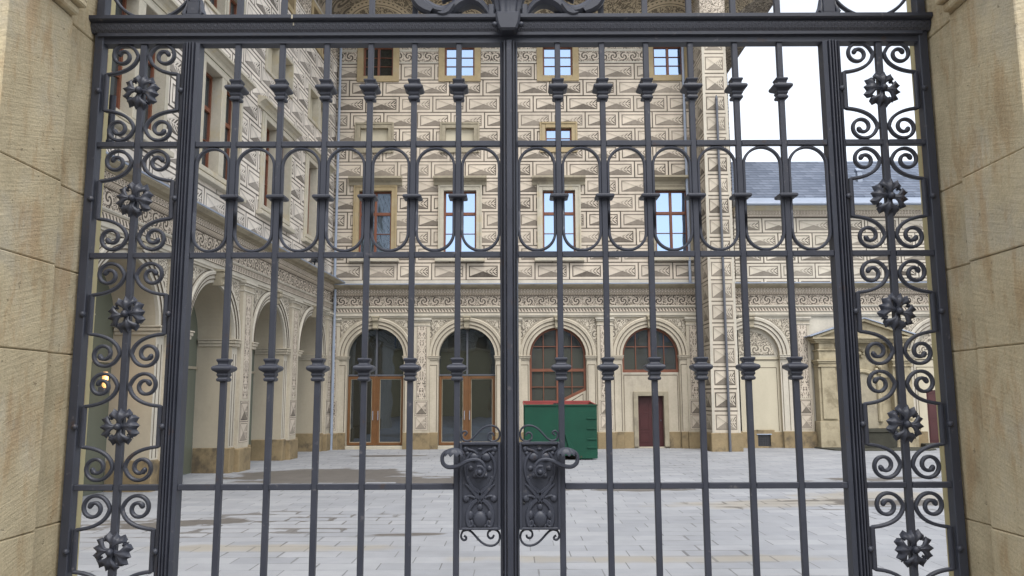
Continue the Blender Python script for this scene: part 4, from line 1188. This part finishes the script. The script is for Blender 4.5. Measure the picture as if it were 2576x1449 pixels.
def rosette_mesh(cx, cz, y, rot, R=0.072, seed=0):
    rnd = random.Random(seed)
    mb = MB()
    def petal(ang, L, wmax, lift, tilt, r0=0.008):
        rows = []; nu, nv = 18, 9
        for j in range(nv + 1):
            t = j / nv
            r = r0 + (L - r0) * t
            wd = wmax * (0.20 + 0.80 * step01((t - 0.22) / 0.5)) * (1 - 0.12 * t * t)
            row = []
            for i in range(nu + 1):
                a = -1 + 2 * i / nu
                dd = min(abs(a + 0.667), abs(a), abs(a - 0.667)) / 0.333
                lob = 1.0 - 0.20 * t ** 3 * dd ** 0.9
                rr = r * lob * (1 - 0.10 * a * a * t)
                yy = -(lift + 0.008 * math.sin(PI * min(1, t * 1.15)) - 0.008 * max(0, t - 0.65) / 0.35 * tilt - 0.006 * abs(a) ** 1.5 * (0.4 + t) + 0.0045 * (dd - 0.5) * -t)
                row.append((rr, a * wd * (1 + 0.05 * math.cos(3 * PI * a) * t), yy))
            rows.append(row)
        cs, sn = math.cos(ang), math.sin(ang)
        f = lambda q, o=0.0: (cx + q[0] * cs - q[1] * sn, y + q[2] + o, cz + q[0] * sn + q[1] * cs)
        top = [[f(q) for q in r] for r in rows]; bot = [[f(q, 0.006) for q in r] for r in rows]
        mb.grid(top); mb.grid(bot)
        rim = [top[0][i] for i in range(nu + 1)] + [top[j][nu] for j in range(1, nv + 1)] + [top[nv][i] for i in range(nu - 1, -1, -1)] + [top[j][0] for j in range(nv - 1, 0, -1)]
        rim2 = [bot[0][i] for i in range(nu + 1)] + [bot[j][nu] for j in range(1, nv + 1)] + [bot[nv][i] for i in range(nu - 1, -1, -1)] + [bot[j][0] for j in range(nv - 1, 0, -1)]
        mb.grid([rim, rim2], close_u=True)
    for k in range(4):
        petal(rot + k * PI / 2 + rnd.uniform(-0.06, 0.06), R * rnd.uniform(0.96, 1.04), 0.046, 0.009, rnd.uniform(0.7, 1.5))
    for k in range(4):
        petal(rot + PI / 4 + k * PI / 2 + rnd.uniform(-0.08, 0.08), R * rnd.uniform(0.84, 0.94), 0.020, 0.000, rnd.uniform(0.5, 1.0), 0.040)
    mb.ball((cx, y - 0.019, cz), 0.0135, 12, 8)
    mb.tube([(cx, y - 0.015, cz), (cx, y + 0.01, cz)], 0.009, 8)
    return mb
def collar(x, z, P):
    c = MB()
    prof = [(0.0125, -0.046), (0.021, -0.044), (0.0225, -0.034), (0.0165, -0.030), (0.0215, -0.023), (0.0225, -0.018), (0.019, -0.014), (0.035, -0.004), (0.038, 0.004), (0.035, 0.011), (0.018, 0.018), (0.020, 0.026), (0.0245, 0.034), (0.0235, 0.039), (0.0125, 0.041)]
    c.lathe(prof, (x, 0, z), sq=True)
    return c.build('collar', 'iron', P, bevel=0.0022)
FR = thing('iron_gate_screen', 'fixed iron gate surround with moulded transom and two side panels of scrolls and rosettes', 'gate screen', (0, GY, 0.5))
def gate_frame():
    P = FR; oz = 0.5
    Z = lambda z: z - oz
    for s in (-1, 1):
        st = MB().box(s * 1.628 - 0.0175, s * 1.628 + 0.0175, -0.022, 0.022, 0.0, Z(4.4)).build('outer_stile', 'iron', P, bevel=0.003)
        # fluted post
        px = s * 1.2635; w = 0.034
        prof = [(-w, 0.03), (-w, -0.018), (-w + 0.014, -0.026), (-w + 0.016, -0.018), (-w + 0.019, -0.018), (-w + 0.021, -0.032), (-w + 0.026, -0.032), (-w + 0.028, -0.022), (-w + 0.031, -0.022), (-w + 0.033, -0.034),
                (w - 0.031, -0.034), (w - 0.031 + 0.002, -0.022), (w - 0.026, -0.022), (w - 0.024, -0.032), (w - 0.019, -0.032), (w - 0.017, -0.018), (w - 0.014, -0.018), (w - 0.012, -0.026), (w, -0.018), (w, 0.03)]
        if s > 0: prof = prof
        MB().prism_z([(px + a, b) for a, b in prof], 0.0, Z(3.386)).build('post', 'iron', P)
        MB().box(px - 0.030, px + 0.030, -0.03, 0.03, Z(3.487), Z(3.505)).box(px - 0.024, px + 0.024, -0.024, 0.024, Z(3.505), Z(3.56)).box(px - 0.018, px + 0.018, -0.018, 0.018, Z(3.56), Z(4.3)).build('finial_post', 'iron', P, bevel=0.003)
        lf = MB()
        for k in (-1, 1): lf.ribbon([(px + k * 0.024, Z(3.49)), (px + k * 0.036, Z(3.51)), (px + k * 0.028, Z(3.54)), (px + k * 0.026, Z(3.575))], [0.012, 0.016, 0.010, 0.004], [0.05, 0.06, 0.04, 0.02], 0.0)
        lf.build('leaf', 'iron', P, smooth=True)
        # ring above the panel
        cxr = s * 1.437
        ring = MB().ribbon(spiral(cxr, Z(3.662), -PI * 0.5 - 1.6 * 1, -PI * 0.5 + 2 * PI - 1.6, 0.168, 0.168, 56), 0.012, 0.020).build('ring', 'iron', P, smooth=True)
        MB().ribbon(spiral(cxr + s * 0.02, Z(3.64), -0.4, -0.4 + 2 * PI * 1.3, 0.09, 0.02, 50), 0.012, 0.018).build('scroll', 'iron', P, smooth=True)
        MB().ball((cxr, -0.004, Z(3.491)), 0.010).build('stud', 'iron', P, smooth=True)
        # side panel
        mx_ = s * 1.4555
        MB().box(mx_ - 0.0125, mx_ + 0.0125, -0.012, 0.012, 0.0, Z(3.386)).build('panel_bar', 'iron', P, bevel=0.003)
        for z in (2.975, 2.537, 1.672, 0.75):
            a, b = sorted((s * 1.6105, mx_ + s * 0.0125)); MB().box(a, b, -0.0165, 0.0115, Z(z) - 0.0105, Z(z) + 0.0105).build('panel_rail', 'iron', P, bevel=0.002)
            a, b = sorted((s * 1.2975, mx_ - s * 0.0125)); MB().box(a, b, -0.0165, 0.0115, Z(z) - 0.0105, Z(z) + 0.0105).build('panel_rail', 'iron', P, bevel=0.002)
        cells = [(3.190, 1.0), (2.757, 1.0), (2.312, 1.0), (1.893, 0.98), (1.447, 1.0), (1.02, 1.0)]
        for k, (zc, sc) in enumerate(cells):
            for sx in (-1, 1):
                path, ends = scroll_bracket(sx, mx_, Z(zc))
                n = len(path)
                wd = [0.0125 if 3 < i < n - 4 else 0.018 for i in range(n)]
                r_ = MB().ribbon(path, wd, 0.019, 0.0, 0.3)
                for e in ends: r_.ball((e[0], 0, e[1]), 0.0095, 8, 6)
                r_.build('scroll_bracket', 'iron', P, smooth=True)
                sd = MB().ball((mx_ + sx * 0.1620, -0.021, Z(zc)), 0.0120, 10, 8)
                sd.build('stud', 'iron', P, smooth=True)
            rosette_mesh(mx_, Z(zc), -0.012, random.uniform(-0.3, 0.3), 0.072, k * 2 + (s > 0)).build('rosette', 'iron', P, smooth=True)
    # drop bolt behind the left stile
    MB().tube([(-1.600, 0.06, Z(3.02)), (-1.600, 0.06, Z(3.20))], 0.013, 10).ball((-1.600, 0.06, Z(3.01)), 0.016).build('drop_bolt', 'iron', P, smooth=True)
    # transom
    yo = -0.05
    X0, X1 = -1.66, 1.652
    MB().prism_x([(0.03, Z(3.386)), (-0.016, Z(3.386)), (-0.016, Z(3.409)), (-0.030, Z(3.412)), (-0.030, Z(3.424)), (-0.026, Z(3.4245)), (0.03, Z(3.4245))], X0 + 0.03, X1 - 0.03).build('transom', 'iron', P)
    MB().prism_x([(0.03, Z(3.425)), (-0.028, Z(3.425)), (-0.036, Z(3.436)), (-0.041, Z(3.449)), (-0.042, Z(3.459)), (0.03, Z(3.459))], X0, X1).build('scale_band', 'iron_scale', P, uvo=(0, Z(3.425)))
    MB().prism_x([(0.03, Z(3.4595)), (-0.040, Z(3.4595)), (-0.040, Z(3.464)), (-0.052, Z(3.467)), (-0.058, Z(3.472)), (-0.058, Z(3.486)), (0.03, Z(3.486))], X0, X1).build('transom_cap', 'iron', P)
    MB().box(-0.861, -0.855, -0.0592, -0.0578, Z(3.468), Z(3.484)).box(-0.8585, -0.8535, -0.0425, -0.0405, Z(3.448), Z(3.4595)).build('bird_dropping', 'panel_blind', P)
    # cap over the middle
    cx = -0.012
    c = MB().prism_y([(cx - 0.049, Z(3.489)), (cx + 0.049, Z(3.489)), (cx + 0.049, Z(3.470)), (cx + 0.044, Z(3.440)), (cx + 0.033, Z(3.412)), (cx - 0.033, Z(3.412)), (cx - 0.044, Z(3.440)), (cx - 0.049, Z(3.470))], -0.078, -0.02)
    c.build('centre_boss', 'iron', P, bevel=0.008)
    for sx in (-1, 1): MB().ball((cx + sx * 0.052, -0.066, Z(3.437)), 0.011, 10, 8).build('stud', 'iron', P, smooth=True)
    # overthrow: fluted stem with acanthus arms
    st = MB(); rows = []
    for r, z in ((0.055, 3.487), (0.058, 3.50), (0.052, 3.52), (0.060, 3.56), (0.085, 3.62), (0.12, 3.70)):
        rows.append([(cx + r * (1 + 0.06 * math.cos(12 * t)) * math.cos(t), 0.6 * r * (1 + 0.06 * math.cos(12 * t)) * math.sin(t), Z(z)) for t in [2 * PI * k / 72 for k in range(72)]])
    st.grid(rows, close_u=True, cap=True); st.build('fluted_stem', 'iron', P, smooth=True)
    for sx in (-1, 1):
        f = lambda pts: [(cx + sx * x, Z(z)) for x, z in pts]
        arm = bez((0.075, 3.493), (0.10, 3.55), (0.15, 3.575), (0.20, 3.535), 14) + bez((0.20, 3.535), (0.235, 3.500), (0.27, 3.492), (0.32, 3.535), 12)[1:] + bez((0.32, 3.535), (0.37, 3.575), (0.40, 3.62), (0.36, 3.66), 10)[1:]
        n = len(arm)
        o = MB().ribbon(f(arm), [0.020 + 0.026 * math.sin(PI * min(1, i / n * 1.2)) for i in range(n)], [0.05 + 0.03 * math.sin(PI * i / n) for i in range(n)], -0.02, 0.35)
        lf = bez((0.215, 3.528), (0.24, 3.49), (0.255, 3.485), (0.275, 3.49), 6)
        o.ribbon(f(lf), [0.02, 0.03, 0.034, 0.03, 0.022, 0.012, 0.005], 0.03, -0.05, 0.3)
        lf = bez((0.30, 3.50), (0.35, 3.53), (0.375, 3.56), (0.385, 3.60), 6)
        o.ribbon(f(lf), [0.03, 0.045, 0.05, 0.045, 0.035, 0.022, 0.008], 0.035, -0.045, 0.3)
        lf = bez((0.12, 3.555), (0.17, 3.585), (0.22, 3.58), (0.26, 3.545), 6)
        o.ribbon(f(lf), [0.015, 0.028, 0.032, 0.028, 0.022, 0.014, 0.005], 0.03, -0.035, 0.3)
        o.build('acanthus_arm', 'iron', P, smooth=True)
        bxs = MB().box(cx + sx * 0.066 - 0.012, cx + sx * 0.066 + 0.012, -0.045, 0.02, Z(3.487), Z(3.535)); bxs.build('clasp', 'iron', P, bevel=0.004)
    # bars above the transom
    for x in [b for b in BARS_L + BARS_R]:
        MB().box(x - 0.0105, x + 0.0105, -0.0105, 0.0105, Z(3.487), Z(4.2)).build('top_bar', 'iron', P)
BARS_L = [-1.082, -0.906, -0.7295, -0.5555, -0.3825, -0.207]
BARS_R = [0.183, 0.3585, 0.533, 0.709, 0.885, 1.062]
gate_frame()
def gate_leaf(s, label):
    hx = s * 1.2295
    P = thing('gate_leaf', label, 'gate', (hx, GY, 0.55), 0, 'hinged leaves of the iron gate')
    X_ = lambda x: x - hx
    Z = lambda z: z - 0.55
    CX = -0.010                                # where the leaves meet
    bars = BARS_L if s < 0 else BARS_R
    inner = -0.0435 if s < 0 else 0.0235
    lockx = bars[-1] if s < 0 else bars[0]
    hb = 0.0108
    rails = [2.975, 2.537, 1.672, 0.72]
    for x in bars:
        b = MB().box(X_(x) - hb, X_(x) + hb, -hb, hb, 0.03, Z(3.386)).build('bar', 'iron', P, bevel=0.0018)
        collar(X_(x), Z(3.197), b); collar(X_(x), Z(2.103), b)
        MB().lathe([(0.030, -0.0075), (0.0355, -0.005), (0.0355, 0.005), (0.030, 0.0075)], (X_(x), 0, Z(2.762)), sq=True).build('ring_collar', 'iron', b, bevel=0.002)
    # stiles
    if s < 0: a = MB().prism_z([(X_(x), y) for x, y in ((-0.0445, 0.03), (-0.0445, -0.016), (-0.037, -0.028), (-0.034, -0.016), (-0.031, -0.016), (-0.029, -0.034), (-0.024, -0.034), (-0.022, -0.024), (-0.0195, -0.024), (-0.0195, 0.03))], 0.03, Z(3.386))
    else: a = MB().prism_z([(X_(x), y) for x, y in ((-0.019, 0.03), (-0.019, -0.038), (-0.0175, -0.040), (0.001, -0.040), (0.0025, -0.038), (0.0035, -0.024), (0.006, -0.024), (0.008, -0.034), (0.012, -0.034), (0.014, -0.016), (0.017, -0.016), (0.0185, -0.028), (0.0245, -0.016), (0.0245, 0.03))], 0.03, Z(3.386))
    a.build('meeting_stile', 'iron', P)
    ordered = sorted(bars + [hx, inner])
    for z in rails:
        for a_, b_ in zip(ordered, ordered[1:]):
            if z == 1.672 and (lockx in (a_, b_)) and (inner in (a_, b_)): continue
            x0 = a_ + (hb if a_ in bars else 0.0); x1 = b_ - (hb if b_ in bars else 0.0)
            MB().box(X_(x0), X_(x1), -0.0135, 0.0085, Z(z) - 0.0108, Z(z) + 0.0108).build('rail', 'iron', P, bevel=0.0018)
    MB().box(X_(min(hx, inner)), X_(max(hx, inner)), -0.014, 0.014, 0.0, 0.03).build('bottom_rail', 'iron', P)
    for a_, b_ in zip(ordered, ordered[1:]):
        x0 = a_ + (hb if a_ in bars else 0.0); x1 = b_ - (hb if b_ in bars else 0.0)
        c = (x0 + x1) / 2; r = (x1 - x0) / 2 - 0.0055
        zt, zb = 2.9635 - r - 0.005, 2.5485 + r + 0.005
        path = [(c - r, zb + (zt - zb) * k / 6) for k in range(1, 6)] + [(c - r * math.cos(PI * k / 24), zt + r * math.sin(PI * k / 24)) for k in range(25)] + [(c + r, zt - (zt - zb) * k / 6) for k in range(1, 6)] + [(c + r * math.cos(PI * k / 24), zb - r * math.sin(PI * k / 24)) for k in range(25)]
        path.append(path[0])
        MB().ribbon([(X_(x), Z(z)) for x, z in path], 0.010, 0.019, 0.0, 0.25).build('hoop', 'iron', P, smooth=True)
    # lock plate, drawn for the left leaf and mirrored for the right
    m = (lambda x: X_(x)) if s < 0 else (lambda x: X_(2 * CX - x))
    def mm(pts): return [(m(x), Z(z)) for x, z in pts]
    xa, xb, za, zb = -0.1935, -0.0455, 1.520, 1.832
    lo, hi = sorted((m(xa), m(xb)))
    pl = MB().box(lo, hi, -0.020, 0.016, Z(za), Z(zb)).build('lock_plate', 'iron', P, bevel=0.002)
    fr = MB()
    fr.box(lo - 0.001, lo + 0.008, -0.030, -0.019, Z(za), Z(zb)); fr.box(hi - 0.008, hi + 0.001, -0.030, -0.019, Z(za), Z(zb))
    fr.box(lo + 0.008, hi - 0.008, -0.030, -0.019, Z(za), Z(za) + 0.008); fr.box(lo + 0.008, hi - 0.008, -0.032, -0.019, Z(zb) - 0.009, Z(zb) + 0.002)
    fr.build('plate_border', 'iron', pl, bevel=0.002)
    R_ = MB(); cxp = -0.1195; yy = -0.022
    def rel(pts, w, d=0.014):
        n = len(pts); R_.ribbon(mm([(cxp + x, z) for x, z in pts]), w, d, yy, 0.3)
    def bump(x, z, r, sz=1.0, dep=0.6):
        for q in ((x, -x) if x else (x,)): R_.ball((m(cxp + q), yy, Z(z)), r, 12, 8, (1, dep, sz))
    for q in (-1, 1):
        rel([(q * x, z) for x, z in bez((0.005, 1.618), (-0.030, 1.655), (0.045, 1.660), (0.040, 1.700), 10)], 0.014, 0.010)
        rel([(q * x, z) for x, z in bez((0.000, 1.615), (0.010, 1.640), (0.030, 1.665), (0.054, 1.682), 8)], [0.014, 0.014, 0.014, 0.014, 0.014, 0.014, 0.013, 0.009, 0.004], 0.011)
        rel([(q * x, z) for x, z in bez((0.006, 1.628), (0.040, 1.610), (0.058, 1.570), (0.038, 1.532), 12)], 0.016, 0.011)
        rel([(q * x, z) for x, z in bez((0.038, 1.532), (0.024, 1.530), (0.022, 1.548), (0.034, 1.552), 8)], 0.008)
        rel([(q * x, z) for x, z in bez((0.018, 1.632), (0.036, 1.645), (0.050, 1.640), (0.050, 1.628), 8)], 0.009)
        rel([(q * x, z) for x, z in bez((0.044, 1.690), (0.060, 1.730), (0.060, 1.770), (0.030, 1.795), 12)], [0.006, 0.007, 0.008, 0.009, 0.010, 0.011, 0.012, 0.012, 0.012, 0.011, 0.010, 0.009, 0.007])
        rel([(q * x, z) for x, z in bez((0.010, 1.790), (0.028, 1.812), (0.046, 1.800), (0.050, 1.815), 8)], 0.008)
    bump(0.052, 1.808, 0.011); bump(0.047, 1.792, 0.008)
    bump(0.022, 1.778, 0.019, 0.9, 0.5); bump(0.0, 1.808, 0.010, 0.6); bump(0.034, 1.738, 0.010); bump(0.018, 1.712, 0.012, 0.8)
    bump(0.050, 1.630, 0.013); bump(0.046, 1.702, 0.009)
    R_.ball((m(cxp), yy, Z(1.556)), 0.026, 16, 10, (0.95, 0.5, 1.2)); bump(0.0, 1.600, 0.010, 1.3); bump(0.036, 1.572, 0.012, 1.4); bump(0.034, 1.545, 0.009); bump(0.018, 1.534, 0.008)
    R_.build('plate_relief', 'iron', pl, smooth=True)
    for (cut, zz, up) in ((zb, 1, 1), (za, 1, -1)):
        base = cut
        f = lambda x, h: (x, base + up * h)
        p = [f(*q) for q in [(-0.178, 0.024), (-0.171, 0.030), (-0.170, 0.036), (-0.178, 0.040), (-0.187, 0.034), (-0.189, 0.022), (-0.182, 0.008), (-0.168, 0.004)]] + \
            [tuple(q) for q in bez(f(-0.168, 0.004), f(-0.140, 0.004), f(-0.125, 0.062), f(-0.078, 0.060), 12)][1:] + \
            [tuple(q) for q in bez(f(-0.078, 0.060), f(-0.050, 0.058), f(-0.042, 0.030), f(-0.052, 0.012), 8)][1:] + \
            [f(*q) for q in [(-0.062, 0.004), (-0.078, 0.003), (-0.090, 0.012), (-0.091, 0.026), (-0.082, 0.034), (-0.072, 0.030), (-0.070, 0.022)]]
        MB().ribbon(mm(smooth_path(p, 3)), 0.0072, 0.012, 0.0, 0.3).build('plate_scroll', 'iron', pl, smooth=True)
    # lever handle
    h = MB(); hy = -0.062
    path = spiral(-0.119, 1.729, PI * 0.9, PI * 0.9 + PI * 1.75, 0.012, 0.020, 20)
    lev = bez((-0.101, 1.746), (-0.108, 1.775), (-0.140, 1.778), (-0.168, 1.766), 10) + bez((-0.168, 1.766), (-0.200, 1.748), (-0.235, 1.735), (-0.252, 1.760), 12)[1:] + bez((-0.252, 1.760), (-0.262, 1.785), (-0.250, 1.806), (-0.222, 1.806), 10)[1:]
    n = len(lev)
    h.ribbon(mm(lev), [0.010 + 0.005 * math.sin(PI * i / n) for i in range(n)], 0.013, hy, 0.32)
    h.ribbon(mm(path), 0.011, 0.014, hy, 0.3)
    h.tube([(m(-0.119), -0.02, Z(1.729)), (m(-0.119), hy - 0.004, Z(1.729))], 0.017, 14); h.ball((m(-0.119), hy - 0.010, Z(1.729)), 0.010, 12, 8)
    hd = h.build('handle', 'iron', P, smooth=True)
    sh = MB(); rows = []
    cx2, cz2 = -0.212, 1.789
    for j in range(9):
        a = PI / 2 * j / 8
        row = []
        for k in range(40):
            t = 2 * PI * k / 40
            fl = 1 + 0.07 * math.cos(10 * t) * math.sin(a)
            row.append((m(cx2 + 0.037 * math.sin(a) * math.cos(t) * fl), hy - 0.004 + 0.022 * math.sin(a) * math.sin(t) * fl, Z(cz2 + 0.027 * math.cos(a) - 0.005 * (math.cos(10 * t) * (a > 1.3)))))
        rows.append(row)
    sh.grid(rows, close_u=True, cap=True)
    sh.build('handle_shell', 'iron', hd, smooth=True)
    if s > 0:
        k = MB().ball((m(-0.152), -0.021, Z(1.772)), 0.0042).ball((m(-0.061) , -0.021, Z(1.613)), 0.0045); k.build('keyhole', 'black', pl)
gate_leaf(-1, 'left iron gate leaf, barred, beside the left scroll panel')
gate_leaf(1, 'right iron gate leaf, barred, keyholed lock plate, in front of the skip')
